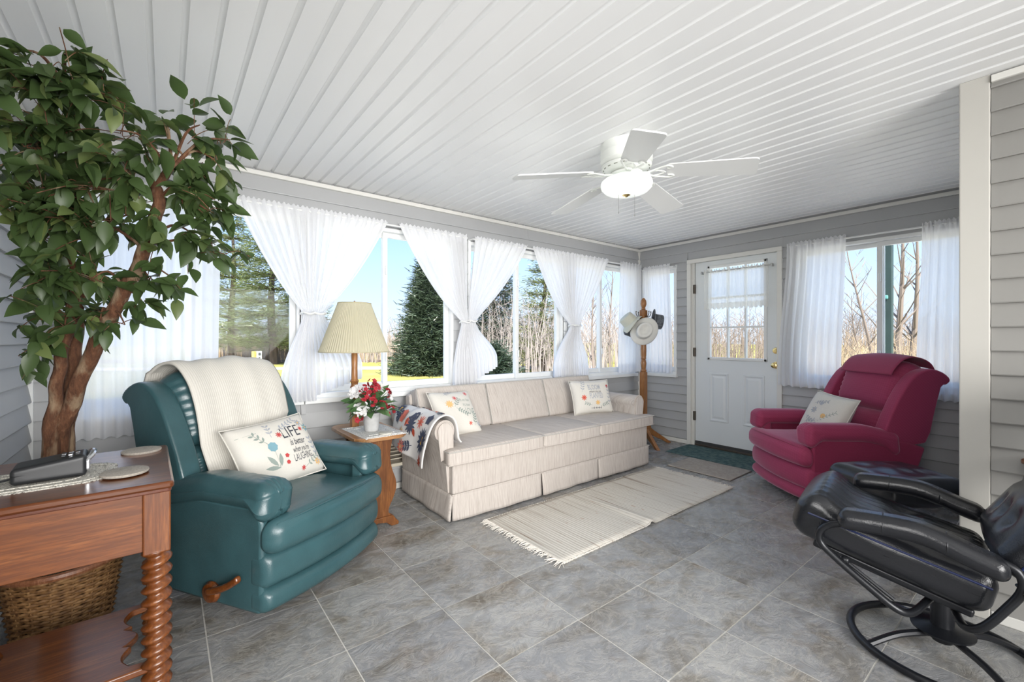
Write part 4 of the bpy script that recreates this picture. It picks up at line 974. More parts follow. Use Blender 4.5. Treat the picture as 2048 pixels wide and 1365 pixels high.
for cx_, cy_, cz_ in cl:
    MB().tube(spline([(0,0,.10),(cx_*.5,cy_*.5,.10+(cz_-.10)*.65),(cx_,cy_,cz_)], 4), .0018, 5).build('stem', MT['fstem'], fp_)
    for k in range(7):
        ob = bpy.data.objects.new('red_blossom', mr_); C.objects.link(ob); ob.parent = fp_; d = Vector((rf.gauss(0,1),rf.gauss(-.3,1),rf.gauss(.3,1))).normalized(); ob.location = Vector((cx_,cy_,cz_))+d*.026; ob.rotation_mode = 'QUATERNION'; ob.rotation_quaternion = d.to_track_quat('Z','Y')
for cx_, cy_, cz_, d in ((-.085,-.06,.155,(-.6,-.7,.2)),(.115,.0,.20,(.7,-.6,.2)),(.06,.02,.27,(.3,-.5,.7)),(-.09,.03,.25,(-.6,-.4,.5))):
    MB().tube([(0,0,.10),(cx_*.5,cy_*.5,.16),(cx_,cy_,cz_)], .002, 5).build('stem', MT['fstem'], fp_)
    ob = bpy.data.objects.new('white_blossom', mw_); C.objects.link(ob); ob.parent = fp_; ob.location = (cx_,cy_,cz_); ob.rotation_mode = 'QUATERNION'; ob.rotation_quaternion = Vector(d).to_track_quat('Z','Y')
# electric baseboard heater along the window wall
hm = plain('heater_almond', (.62,.57,.46), .45)
ht = thing('baseboard_heater', 'almond metal baseboard heater on the wall behind the teal recliner and sofa', 'heater', (0,YW-.02,0))
prof_ = [(0,.215),(-.065,.215),(-.068,.24),(-.02,.395),(0,.395)]
MB().box(.2,-.075,.20,2.3,.0,.225).build('heater_base', hm, ht, False, bevel=.004); MB().box(.2,-.05,.36,2.3,0,.385).build('heater_top', hm, ht, False, bevel=.004); MB().box(.2,-.012,.225,2.3,-.004,.36).build('heater_back', plain('heater_dark', (.16,.14,.11), .6), ht, False)
for z in (.255,.285,.315,.342): MB().box(.2,-.062,z,2.3,-.050,z+.007).build('louvre', hm, ht, False)
for x in (.2, .92, 2.28): MB().prism([(-.078,.198),(0,.198),(0,.388),(-.052,.388)], 0, x, x+.022).build('end_plate', hm, ht, False)

# narrow wall shelf by the house wall
et = thing('wall_shelf', 'narrow wooden wall shelf on the house siding behind the black chair', 'shelf', (XR-.02,-.25,0))
MB().prism([(0,-.40),(0,.35),(-.07,.362),(-.098,.345),(-.105,.31),(-.105,-.40)], 2, .70, .722).build('shelf_board', MT['cherry'], et, True, 40, bevel=.008)
for y in (-.28, .28): MB().prism([(0,.53),(0,.70),(-.085,.70),(-.075,.675),(-.03,.62),(-.02,.56)], 1, y-.012, y+.012).build('bracket', MT['cherryv'], et, True, 40, bevel=.003)
rn = MB().box(-.098,-.38,.7224,-.006,.335,.7245).build('shelf_runner', MT['lacewhite'], None, False); rn.location = (XR-.02,-.25,0); tag(rn, 'white lace runner on the narrow wall shelf', 'runner')
# ------------------------------------------------------------------ ceiling fan
fn_ = thing('ceiling_fan', 'white five-blade hugger ceiling fan with a glass bowl light', 'ceiling fan', (2.12,1.567,ZC))
MT['fanw'] = plain('fan_enamel', (.80,.82,.78), .3); MT['blade'] = plain('fan_blade', (.78,.79,.78), .42)
MB().lathe([(0,0),(.150,0),(.150,-.006),(.147,-.012),(.147,-.045),(.149,-.05),(.147,-.056),(.147,-.098),(.135,-.112),(.125,-.115),(0,-.115)], 48).build('motor_housing', MT['fanw'], fn_, True, 40)
vh = MB().lathe([(.125,-.115),(.142,-.122),(.138,-.135),(.105,-.150),(.085,-.155),(0,-.155)], 48).build('vent_ring', MT['fanw'], fn_, True, 40)
for k in range(18):
    a = 2*PI*k/18; mb = MB().rbox((0,0,0), (.022,.006,.008), .002, 1); mb.xf(Matrix.Rotation(a,4,'Z')@Matrix.Translation((0,-.128,-.137))@Matrix.Rotation(R(-30),4,'X')); mb.build('vent_slot', plain('vent_dark', (.25,.26,.22), .6) if k == 0 else bpy.data.materials['vent_dark'], vh)
MB().lathe([(0,-.155),(.070,-.155),(.092,-.165),(.092,-.175),(.075,-.182),(.06,-.186),(0,-.186)], 32).build('flywheel', MT['fanw'], fn_, True, 40)
bl = []
for k in range(12): a = PI/2+PI*k/11*1; 
def blade_outline():
    r = .022; w0, w1 = .066, .078; pts = []
    for (cx_, cy_, a0, a1) in ((.67-r, w1-r, 0, PI/2),):
        pts += [(cx_+r*math.cos(a0+(a1-a0)*q/4), cy_+r*math.sin(a0+(a1-a0)*q/4)) for q in range(5)]
    pts += [(.245, w0),(.225,w0-.012),(.222,0)]
    return pts+[(x,-y) for x,y in reversed(pts[:-1])]
bpoly = blade_outline()
def scroll():
    mb = MB()
    mb.tube(spline([(.085,0,0),(.12,.012,-.004),(.155,.030,-.004),(.20,.050,.0),(.235,.058,.002),(.255,.046,.002),(.245,.034,.002),(.228,.036,.002)], 5), .0075, 6, flat=.6); mb.tube(spline([(.085,0,0),(.12,-.012,-.004),(.155,-.030,-.004),(.20,-.050,.0),(.235,-.058,.002),(.255,-.046,.002),(.245,-.034,.002),(.228,-.036,.002)], 5), .0075, 6, flat=.6)
    mb.tube(spline([(.15,-.028,-.003),(.185,-.018,-.001),(.215,0,0),(.185,.018,-.001),(.15,.028,-.003)], 5), .006, 6, flat=.6); mb.rbox((.105,0,-.002), (.06,.03,.010), .004, 2); return mb.mesh('blade_iron', True, 40)
sme = scroll(); sme.materials.append(MT['fanw']); bme_ = MB().prism(bpoly, 2, 0, .007).mesh('blade', True, 40); bme_.materials.append(MT['blade'])
for k in range(5):
    a = R(-63.2+72*k); ob = put('blade', bme_, None, fn_); M = Matrix.Translation((0,0,-.158))@Matrix.Rotation(a,4,'Z')@Matrix.Rotation(R(6.5),4,'Y')@Matrix.Rotation(R(-11),4,'X'); ob.matrix_local = M
    i_ = put('blade_iron', sme, None, fn_); i_.matrix_local = M@Matrix.Translation((0,0,-.006))
MB().lathe([(.085,-.186),(.105,-.19),(.105,-.205),(.06,-.208)], 32, caps=False).build('light_collar', MT['fanw'], fn_, True, 40)
gl = N('frosted_bowl'); gl.col((.90,.92,.90)); gl.set(Roughness=.25); gl.b.inputs['Emission Color'].default_value = (.93,1,.95,1); gl.b.inputs['Emission Strength'].default_value = .22
MB().lathe([(.088,-.195),(.125,-.198),(.143,-.212),(.147,-.228),(.142,-.248),(.122,-.268),(.085,-.282),(.04,-.288),(0,-.289)], 48).build('light_bowl', gl.m, fn_, True, 0)
MB().lathe([(.0,-.30),(.006,-.30),(.012,-.294),(.022,-.290),(.024,-.286),(0,-.286)], 20).build('finial', MT['brass'], fn_)
for x, l in ((-.045,.10),(.048,.115)):
    v = Vector((math.sin(YAW), -math.cos(YAW), 0))*x; MB().tube([(v.x,v.y,-.284),(v.x,v.y,-.284-l)], .0012, 5).lathe([(0,0),(.003,.003),(.003,.012),(0,.016)], 8, (v.x,v.y,-.284-l-.014)).build('pull_chain', MT['steel'], fn_)

# ------------------------------------------------------------------ coat tree with hats
ct = thing('coat_tree', 'golden oak hall tree with turned post and splayed feet in the corner', 'coat rack', (4.33,2.965,0))
MB().box(-.031,-.031,.16,.031,.031,.82).build('post', MT['pine'], ct, False, bevel=.004)
MB().lathe([(.028,.82),(.034,.828),(.034,.84),(.024,.852),(.028,.88),(.033,.92),(.026,.955),(.022,.965),(.03,.975),(.027,.99),(.031,1.01),(.033,1.08),(.030,1.16),(.027,1.22),(.026,1.40)], 20).build('turned_post', MT['pine'], ct, True, 40)
MB().box(-.033,-.033,1.40,.033,.033,1.53).build('hook_block', MT['pine'], ct, False, bevel=.008)
MB().lathe([(.020,1.53),(.026,1.54),(.018,1.553),(.028,1.575),(.034,1.60),(.030,1.635),(.016,1.66),(.0,1.668)], 18).build('finial', MT['pine'], ct, True, 40)
for k in range(4):
    a = R(-28+90*k); foot = [(.028,.245),(.06,.235),(.085,.19),(.10,.165),(.30,.028),(.335,.0),(.285,.0),(.235,.03),(.11,.085),(.06,.13),(.028,.14)]
    mb = MB().prism([(p.x,p.y) for p in spline([(x,y,0) for x,y in foot], 2, True)], 1, -.019, .019); mb.xf(Matrix.Rotation(a,4,'Z')); mb.build('foot', MT['pine'], ct, True, 50, bevel=.003)
for k in range(4):
    a = R(-20+90*k); mb = MB().tube(spline([(.03,0,1.46),(.055,0,1.45),(.085,0,1.462),(.10,0,1.49),(.098,0,1.505)], 5), .0045, 6).lathe([(0,0),(.008,.003),(.008,.010),(0,.013)], 8, (.098,0,1.503)); mb.xf(Matrix.Rotation(a,4,'Z')); mb.build('coat_hook', MT['bronze'], ct)
def hat(name, label, mat, bandm, crown_r, crown_h, brim, loc, face, spin=0, droop=.0, dent=.0, capbill=False):
    root = thing(name, label, 'hat', loc)
    def prof(a, b):
        q = 2*PI*a; rx = crown_r; 
        if b < .5:
            t = b/.5; r = lerp(.0, crown_r*.93, math.sin(t*PI/2)**.8); z = crown_h*(1-.12*t**3)-dent*max(0,1-(r/crown_r/.7)**2)
        elif b < .75: t = (b-.5)/.25; r = lerp(crown_r*.93, crown_r, t); z = crown_h*.88*(1-t)
        else:
            t = (b-.75)/.25; bl_ = brim if not capbill else (brim*max(.02, math.cos(q))**.6 if math.cos(q) > 0 else .004); r = crown_r+bl_*t; z = -droop*t*t+.018*math.cos(2*q)*t*(0 if capbill else 1)
        return (r*math.cos(q)*1.12, r*math.sin(q)*.95, z)
    up = Vector(face).normalized(); qd = up.to_track_quat('Z','Y'); M = qd.to_matrix().to_4x4()@Matrix.Rotation(spin,4,'Z')
    def put_(nm, mb, mt, **k): mb.xf(M); return mb.build(nm, mt, root, True, 0, **k)
    put_('hat_body', MB().grid(prof, 40, 22, True), mat, solid=.004)
    put_('hat_band', MB().grid(lambda a,b: (crown_r*1.015*math.cos(2*PI*a)*1.12, crown_r*1.015*math.sin(2*PI*a)*.95, .004+.022*b), 40, 1, True), bandm)
    return root
hw_ = fabric('hat_canvas', (.66,.65,.61), 300, .9); hk = fabric('hat_khaki', (.56,.56,.48), 300, .9); hb = fabric('hat_black', (.06,.065,.075), 260, .9); hg = fabric('hat_camo', (.13,.14,.155), 40, .9, .5)
hat('brimmed_hat', 'off-white brimmed outback hat hanging in front on the hall tree', hw_, hw_, .085, .105, .062, (4.212,2.875,1.285), (-.75,-.60,.12), .9, .02, .03)
hat('bucket_hat', 'khaki bucket hat hanging on the left side of the hall tree', hk, hk, .088, .10, .05, (4.20,3.045,1.385), (-.55,.45,.70), .3, .03)
hat('baseball_cap', 'dark camouflage cap hanging on the right side of the hall tree', hg, hb, .078, .105, .05, (4.40,2.885,1.40), (.62,-.62,-.12), 2.0, .01, 0, True)
hat('baseball_cap', 'black cap hanging below the khaki bucket hat', hb, hb, .07, .09, .05, (4.232,3.03,1.292), (-.7,.35,.2), 1.0, .01, 0, True)
# ------------------------------------------------------------------ black swivel chair, ottoman
bc = thing('lounge_chair', 'black tufted leather swivel lounge chair on a tubular ring base', 'chair', (2.35,.29,0), -171)
MT['bluepipe'] = plain('navy_piping', (.010,.018,.07), .35)
def ringpts(r, z, n=48): return [(r*math.cos(2*PI*k/n), r*math.sin(2*PI*k/n), z) for k in range(n)]
MB().tube(ringpts(.275,.016), .0145, 10, True).build('base_ring', MT['blackm'], bc)
for k in range(4):
    a = R(40+90*k); MB().tube(spline([(.27*math.cos(a),.27*math.sin(a),.020),(.16*math.cos(a),.16*math.sin(a),.062),(.03*math.cos(a),.03*math.sin(a),.075)], 5), .012, 8).build('spoke', MT['blackm'], bc)
MB().lathe([(0,.045),(.03,.045),(.032,.07),(.090,.085),(.092,.092),(.034,.105),(.034,.235),(.06,.245),(.06,.255),(0,.255)], 28).build('swivel_hub', MT['blackm'], bc, True, 40)
for s in (-1, 1):
    x = s*.285
    p1 = [(x,-.24,.505),(x,-.305,.49),(x,-.343,.455),(x,-.345,.41),(x,-.30,.365),(x,-.20,.29),(x*.98,-.125,.238),(x*.86,-.085,.226),(x*.62,-.05,.245),(x*.25,-.02,.252),(0,-.015,.252)]
    MB().tube(spline(p1, 5), .0125, 10).build('front_tube', MT['blackm'], bc)
    p2 = [(0,.015,.252),(x*.25,.018,.25),(x*.62,.03,.236),(x*.9,.048,.238),(x,.085,.272),(x,.13,.345),(x,.165,.42),(x,.155,.475),(x,.10,.50)]
    MB().tube(spline(p2, 5), .0125, 10).build('rear_tube', MT['blackm'], bc)
    MB().tube([(x*.93,-.285,.365),(x*.93,-.13,.262)], .006, 6).build('brace_rod', MT['blackm'], bc); MB().rbox((x*.93,-.27,.357), (.03,.03,.03), .014, 2).build('pivot_knob', MT['blackm'], bc)
    # padded arm with cross seams
    def armf(a, y, z): return (0, 0, .014*(1-y*y)-.052*smooth((y+.1)/1.1))
    apad = MB().rbox((s*.298,-.075,.525), (.098,.43,.072), .034, 16, armf, 4); apad.build('arm_pad', MT['black'], bc, True, 0)
    ap = bc.children[-1]
    for yy in (-.16, .0):
        t = (yy+.075)/.215; zz = .525+.014*(1-t*t)-.052*smooth((t+.1)/1.1)
        MB().tube([(s*.298+.0495*math.cos(q), yy, zz+.0365*math.sin(q)) for q in [R(-40)+(R(220)-R(-40))*k/16 for k in range(17)]], .0022, 5).build('arm_seam', MT['blackm'], ap)
# seat cushion: tilted, thick rolled front edge
SM = Matrix.Translation((0,-.155,.405))@Matrix.Rotation(R(-13),4,'X')
tufts = [(-.45,.1),(0,.1),(.45,.1)]
def seatf(x,y,z):
    d_ = 0
    if z > 0:
        for tx, ty in tufts: d_ -= .028*math.exp(-(((x-tx)/.16)**2+((y-ty)/.16)**2))
        d_ += .028*(1-x*x)*(1-.3*y*y)+.045*math.exp(-((y+.80)/.22)**2)
        d_ += .0025*math.sin(30*x+8*y)*(y > -.9)
    return (0,-.02*(1-z*z)*(y < -.8), d_)
seat_ = MB().rbox((0,0,0), (.50,.56,.14), .05, 22, seatf, 4); seat_.xf(SM); seat_.build('seat_cushion', MT['black'], bc, True, 0)
sp_ = bc.children[-1]
for s in (-1,1): MB().tube([SM@Vector((s*.249,lerp(-.25,.26,k/10),.040)) for k in range(11)], .004, 6).build('piping', MT['bluepipe'], sp_)
MB().tube([SM@Vector((lerp(-.22,.22,k/12),-.284,.040)) for k in range(13)], .004, 6).build('piping', MT['bluepipe'], sp_)
MB().rbox((0,0,0), (.42,.46,.03), .01, 2).xf(SM@Matrix.Translation((0,.02,-.085))).build('seat_board', MT['blackm'], bc)
# back cushion: reclined, tufted
BM = Matrix.Translation((0,.345,.735))@Matrix.Rotation(R(-32),4,'X')
bt = [(-.45,-.62),(0,-.62),(.45,-.62),(-.45,-.1),(0,-.1),(.45,-.1),(-.45,.42),(0,.42),(.45,.42)]
def backf(x,y,z):
    d_ = 0
    if y < 0:
        for tx, tz in bt: d_ += .022*math.exp(-(((x-tx)/.13)**2+((z-tz)/.10)**2))
        d_ -= .030*(1-x*x)*(1-z*z*.5); d_ += .010*math.exp(-((z+.36)/.05)**2)+.010*math.exp(-((z-.16)/.05)**2)
    return (0, d_, 0)
bk_ = MB().rbox((0,0,0), (.50,.13,.72), .05, 24, backf, 4); bk_.xf(BM); bk_.build('back_cushion', MT['black'], bc, True, 0)
bkp = bc.children[-1]
for s in (-1,1): MB().tube([BM@Vector((s*.249,-.01,lerp(-.33,.33,k/10))) for k in range(11)], .004, 6).build('piping', MT['bluepipe'], bkp)
for tx, tz in bt: MB().rbox(BM@Vector((tx*.25,-.054,tz*.36)), (.02,.02,.02), .0099, 1).build('button', MT['black'], bkp)
kb = MB().lathe([(0,0),(.014,.002),(.019,.012),(.018,.028),(.010,.036),(0,.037)], 16); kb.xf(Matrix.Translation((.287,.185,.415))@Matrix.Rotation(PI/2,4,'Y')); kb.build('recline_knob', plain('pale_knob', (.70,.58,.47), .4), bc)
MB().tube([(.235,.16,.415),(.288,.185,.415)], .006, 6).build('knob_stem', MT['blackm'], bc)
# ottoman
ot = thing('ottoman', 'black tufted leather ottoman between the maroon recliner and the corner post', 'ottoman', (3.215,.585,0), -35)
ott = [(-.45,-.35),(.0,-.35),(.45,-.35),(-.45,.35),(0,.35),(.45,.35)]
def otf(x,y,z):
    d_ = 0
    if z > 0:
        for tx, ty in ott: d_ -= .011*math.exp(-(((x-tx)/.20)**2+((y-ty)/.24)**2))
        d_ += .022*(1-x*x)*(1-y*y)
    else: d_ -= .05*(1-x*x)*(1-y*y)
    return (0,0,d_)
MB().rbox((0,0,.40), (.47,.42,.13), .055, 18, otf, 4).build('cushion', MT['black'], ot, True, 0)
for tx, ty in ott: MB().rbox((tx*.235,ty*.21,.458), (.018,.018,.014), .0069, 1).build('button', MT['black'], ot)
MB().tube(ringpts(.19,.016), .0135, 10, True).build('base_ring', MT['blackm'], ot); MB().lathe([(0,.03),(.028,.03),(.028,.30),(.08,.31),(0,.315)], 20).build('post', MT['blackm'], ot)
for k in range(4):
    a = R(45+90*k); MB().tube([(.19*math.cos(a),.19*math.sin(a),.018),(.02*math.cos(a),.02*math.sin(a),.05)], .011, 8).build('spoke', MT['blackm'], ot)
# ------------------------------------------------------------------ rugs
rg = thing('rag_rug', 'cream woven rag rug with fringed ends in front of the sofa', 'rug', (0,0,0))
rX0, rX1, rY0, rY1 = 1.672, 3.585, 1.635, 2.338
def rz_(x, y):
    f = smooth((2.30-y)/.55); return .007+.020*f*math.exp(-((x-2.478)/.028)**2)+.0012*math.sin(9*x+4*y)
mb = MB(); nX = 190
def rtop(a, b):
    x = lerp(rX0, rX1, a); y = lerp(rY0, rY1, b); y += .006*math.sin(14*x)*(1 if b in (0,1) else 0); 
    return (x, y, rz_(x,y)+.0022*math.sin(2*PI*x/.0215))
rbm = MB().grid(rtop, 356, 16); rbm.build('woven_body', MT['rug'], rg, True, 0, solid=.008)
fr_ = MB(); rr = random.Random(5)
for x0, sg in ((rX0,-1),(rX1,1)):
    for k in range(130):
        y = lerp(rY0, rY1, (k+.5)/130)+rr.gauss(0,.002); l = rr.uniform(.03,.065); dy = rr.gauss(0,.018)
        fr_.tube([(x0,y,.008),(x0+sg*l*.5,y+dy*.4,.006+rr.uniform(0,.006)),(x0+sg*l,y+dy,.004)], [.0024,.0022,.0012], 4, caps=False)
f_ = fr_.build('fringe', MT['fringe'], rg); f_['kind'] = 'stuff'
edge = MB()
for y in (rY0, rY1): edge.tube([(lerp(rX0,rX1,k/160), y+.002*math.sin(k*2.2), rz_(lerp(rX0,rX1,k/160),y)+.0) for k in range(161)], .0055, 5)
edge.build('selvage', MT['rug'], rg)
def carpet(name, c1, c2, sc_):
    q = N(name); v = q.coord('Object'); f = q.noise(v, sc_, 4, .7); g = q.noise(v, 500, 2); q.col(q.mix(q.math('MULTIPLY', g, .5), q.ramp(f, [(.42,c1),(.58,c2)]), c1)); q.set(Roughness=.98); q.b.inputs['Specular IOR Level'].default_value = .05; q.bump(g, .6, .004); return q.m
gm = thing('door_mat', 'dark green carpet mat lying against the door', 'mat', (4.445,2.17,0), 1)
MB().rbox((0,0,.005), (.475,.865,.010), .004, 8).build('carpet_pile', carpet('green_mat', (.065,.11,.11), (.14,.20,.195), 22), gm); MB().box(-.24,-.435,.0004,.24,.435,.004).build('mat_edge', plain('mat_green_edge', (.05,.09,.10), .9), gm, False, bevel=.001)
tm = thing('door_mat', 'beige carpet mat with dark edge next to the green mat', 'mat', (3.958,2.02,0), 1)
MB().rbox((0,0,.0055), (.42,.575,.011), .004, 6).build('carpet_pile', carpet('beige_mat', (.36,.32,.28), (.44,.40,.35), 30), tm); MB().box(-.213,-.291,.0004,.213,.291,.004).build('mat_edge', plain('mat_dark_edge', (.06,.055,.05), .9), tm, False)

# ------------------------------------------------------------------ artificial ficus in a basket
tr = thing('artificial_ficus', 'tall artificial ficus with twisted trunks in a wicker basket by the corner', 'plant', (-.335,2.55,0))
O = Vector((-.335,2.55,0))
def at(px, py, d):
    q = pt(px, d); return Vector((q.x, q.y, CAMH-(py-CYP)*d/FPX))-O
bk = N('wicker'); v = bk.coord('Object'); f = bk.noise(v, 40, 3); bk.col(bk.ramp(f, [(.3,(.07,.030,.010)),(.5,(.17,.085,.03)),(.7,(.27,.15,.06))])); bk.set(Roughness=.55)
rB, rT, hB = .145, .183, .285
def wv(mb, z, r, ph_, n=72):
    mb.tube([((r+.006*math.sin(18*2*PI*k/n+ph_))*math.cos(2*PI*k/n), (r+.006*math.sin(18*2*PI*k/n+ph_))*math.sin(2*PI*k/n), z) for k in range(n)], .0062, 5, True)
MB().lathe([(0,.004),(rB-.012,.004),(rT-.014,hB-.01),(rT-.03,hB-.01),(rB-.03,.02),(0,.02)], 40).build('basket_liner', plain('basket_inside', (.07,.04,.02), .9), tr)
nrow = 24
for k in range(nrow):
    z = .012+(hB-.03)*k/(nrow-1); mb = MB(); wv(mb, z, lerp(rB,rT,k/(nrow-1)), PI*(k%2)); mb.build('wicker_strand', bk.m, tr)
for k in range(18):
    a = 2*PI*(k+.25)/18; MB().tube([((rB)*math.cos(a),(rB)*math.sin(a),.005),((rT)*math.cos(a),(rT)*math.sin(a),hB)], .005, 5).build('wicker_stake', bk.m, tr)
rim = MB().tube([(rT*1.01*math.cos(2*PI*k/48), rT*1.01*math.sin(2*PI*k/48), hB) for k in range(48)], .014, 8, True).build('basket_rim', wood('rim_wood', (.14,.05,.02), (.24,.10,.05), (.32,.15,.08), 2, 1, .4), tr)
ms = MB(); rm = random.Random(8)
for k in range(900):
    a = rm.uniform(0,6.28); r = .155*math.sqrt(rm.random()); l = rm.uniform(.03,.07); b = rm.uniform(0,6.28)
    ms.tube([(r*math.cos(a),r*math.sin(a),hB-.03+rm.uniform(0,.02)),(r*math.cos(a)+l*.5*math.cos(b),r*math.sin(a)+l*.5*math.sin(b),hB-.01+rm.uniform(0,.02)),(r*math.cos(a)+l*math.cos(b),r*math.sin(a)+l*math.sin(b),hB-.03+rm.uniform(0,.02))], .0012, 3, caps=False)
ms.v = [p if math.hypot(p[0],p[1]) < .16 else (p[0]*.16/math.hypot(p[0],p[1]), p[1]*.16/math.hypot(p[0],p[1]), p[2]) for p in ms.v]
mo = ms.build('moss', plain('dried_moss', (.16,.15,.11), .95), tr, False); mo['kind'] = 'stuff'
MB().lathe([(0,hB-.04),(.155,hB-.035),(0,hB-.02)], 24).build('soil', plain('soil', (.05,.04,.03), .95), tr)
trunkm = N('ficus_bark'); v = trunkm.coord('Object', (1,1,.35)); f = trunkm.noise(v, 60, 6, .7); g2 = trunkm.noise(v, 18, 4)
trunkm.col(trunkm.mix(trunkm.ramp(g2, [(.52,(0,0,0)),(.66,(1,1,1))]), trunkm.ramp(f, [(.3,(.06,.024,.011)),(.55,(.145,.06,.028)),(.75,(.24,.125,.065))]), (.30,.21,.13))); trunkm.set(Roughness=.85); trunkm.bump(f, .8, .012)
D = 1.80
trunks = [([at(112,1090,1.84),at(116,900,1.84),at(150,790,1.82),at(205,660,1.80),at(262,560,1.78),at(302,470,1.75),at(318,400,1.73),at(312,370,1.72),at(345,335,1.70)], [.033,.031,.029,.027,.025,.023,.021,.019,.012]),
          ([at(98,1090,1.80),at(100,900,1.80),at(112,790,1.80),at(125,700,1.80),at(150,590,1.82),at(135,480,1.80),at(140,330,1.72),at(150,230,1.64),at(130,170,1.58)], [.030,.028,.022,.021,.021,.019,.016,.012,.008]),
          ([at(132,1090,1.88),at(132,900,1.88),at(142,800,1.88),at(150,700,1.88),at(160,600,1.86),at(205,480,1.86),at(255,380,1.84),at(268,310,1.82)], [.027,.026,.026,.025,.022,.018,.015,.010])]
TP_ = []
for pth, rad in trunks:
    sp3 = spline(pth, 6); rr3 = [rad[min(len(rad)-1,int(k/6))]*(1-(k%6)/6)+rad[min(len(rad)-1,int(k/6)+1)]*((k%6)/6) for k in range(len(sp3))]
    sp3 = [p+Vector((.004*math.sin(k*1.3),.004*math.cos(k*1.7),0)) for k, p in enumerate(sp3)]; MB().tube(sp3, rr3, 10).build('trunk', trunkm.m, tr, True, 0); TP_ += sp3
lfm = leafmat('ficus_leaf', (.044,.078,.026), (.16,.205,.065), .25)
lf = [leafmesh(.098,.054,.22,6), leafmesh(.086,.046,.35,6), leafmesh(.074,.042,.15,6)]
for q in lf: q.materials.append(lfm)
clusters = [ # px, py, depth, spread, leaves
 (60,180,1.45,.14,26),(130,110,1.42,.07,8),(20,100,1.40,.08,10),(150,190,1.50,.13,26),(210,190,1.55,.10,18),(230,260,1.62,.12,26),(120,270,1.55,.15,38),(30,290,1.50,.14,34),(60,380,1.55,.16,44),
 (160,370,1.60,.15,42),(240,350,1.66,.12,30),(330,240,1.70,.07,9),(400,250,1.72,.07,9),(460,280,1.74,.07,8),(430,320,1.75,.09,14),(370,320,1.72,.09,16),(380,390,1.74,.10,20),(430,430,1.76,.09,16),(400,480,1.76,.09,16),(450,510,1.78,.06,8),
 (60,470,1.60,.15,40),(150,460,1.64,.14,34),(230,440,1.70,.11,22),(30,560,1.64,.11,18),(100,560,1.70,.12,24),(180,560,1.72,.12,20),(60,640,1.70,.11,18),(130,650,1.74,.11,20),(90,700,1.74,.09,12),(200,640,1.74,.07,8),
 (300,560,1.76,.08,12),(350,560,1.78,.07,9),(290,610,1.77,.07,9),(250,650,1.76,.06,6),(-60,250,1.5,.15,16),(-60,420,1.55,.15,16),(320,440,1.72,.08,10)]
rl = random.Random(21); spots = []; tw_ = MB()
for (px, py, d, sp4, n) in clusters:
    n = int(n*1.75)
    c_ = at(px, py, d); c_.z = min(c_.z, 2.27); c_.x = max(c_.x, XL+.18-O.x); near = min(TP_, key=lambda p: (p-c_).length+max(0,(p.z-c_.z))*.8); mid = near.lerp(c_, .5)+Vector((0,0,.05))
    tw_.tube(spline([near, mid, c_], 5), [.006*(1-k/11)+.0015 for k in range(11)], 5, caps=False)
    for k in range(max(3, n//5)):
        e_ = c_+Vector((rl.gauss(0,1),rl.gauss(0,1),rl.gauss(0,.9)))*sp4*.62; e_.z = min(e_.z, 2.295); s0 = near.lerp(c_, rl.uniform(.5,1))
        e_.x = max(e_.x, XL+.12-O.x)
        pth = spline([s0, s0.lerp(e_,.5)+Vector((0,0,.02)), e_], 4); tw_.tube(pth, .0016, 4, caps=False)
        for j in range(max(1, round(n/max(3, n//5)))):
            p = pth[rl.randrange(3, len(pth))]+Vector((rl.gauss(0,.012),rl.gauss(0,.012),rl.gauss(0,.008))); dv = (e_-s0).normalized()*.7+Vector((rl.gauss(0,.7),rl.gauss(0,.7),rl.gauss(-.55,.45)))
            if p.z+dv.normalized().z*.09 > 2.31: dv.z = -abs(dv.z)
            if p.x+O.x+dv.normalized().x*.12 < XL+.08: dv.x = abs(dv.x); p.x = max(p.x, XL+.10-O.x)
            spots.append((p, dv, rl.randrange(3), rl.uniform(-.9,.9), rl.uniform(.75,1.2)))
tw_.build('twigs', trunkm.m, tr)['kind'] = 'stuff'
cl_ = camo.location-O
spots.sort(key=lambda q: (q[0]-cl_).length)
keep = set(range(0, len(spots))) if len(spots) <= 300 else set(round(k*(len(spots)-1)/299) for k in range(300))
rest = MB()
for k, (p, dv, ty, roll, sc5) in enumerate(spots):
    if k in keep:
        ob = bpy.data.objects.new('leaf', lf[ty]); C.objects.link(ob); ob.parent = tr; orient(ob, p, dv, roll); ob.scale = (sc5,)*3
    else:
        q = Vector(dv).normalized().to_track_quat('Y','Z').to_matrix().to_4x4(); b0 = len(rest.v); rest.add([v.co*sc5 for v in lf[ty].vertices], [tuple(f.vertices) for f in lf[ty].polygons]); rest.xf(Matrix.Translation(p)@q@Matrix.Rotation(roll,4,'Y'), b0)
if rest.v:
    ob = rest.build('foliage', leafmat('ficus_foliage', (.050,.088,.028), (.105,.150,.045), .25), tr, True, 0); ob['kind'] = 'stuff'
print('LEAVES', len(spots))
# ------------------------------------------------------------------ outside
GZ = -.5
def grassmat():
    q = N('lawn'); v = q.coord('Object'); f = q.noise(v, .35, 5, .6); g2 = q.noise(v, 3, 6, .7)
    c = q.ramp(f, [(.35,(.21,.20,.055)),(.55,(.30,.27,.09)),(.7,(.34,.27,.14))]); q.col(q.mix(q.math('MULTIPLY', g2, .5), c, (.17,.17,.05))); q.set(Roughness=.95); q.b.inputs['Specular IOR Level'].default_value = .1; return q.m
MT['lawn'] = grassmat()
ground = struct(MB().box(-90, YW+.15, GZ-.1, 140, 130, GZ).box(XD+.15, -60, GZ-.1, 140, YW+.15, GZ).build('ground', MT['lawn'], smooth=False))
MT['bark'] = plain('pine_bark', (.075,.055,.045), .9, bump=(30,.5)); MT['twig'] = plain('bare_twig', (.19,.150,.125), .9); MT['twig2'] = plain('grey_twig', (.27,.23,.21), .9); MT['reed'] = plain('dry_reed', (.40,.30,.20), .9)
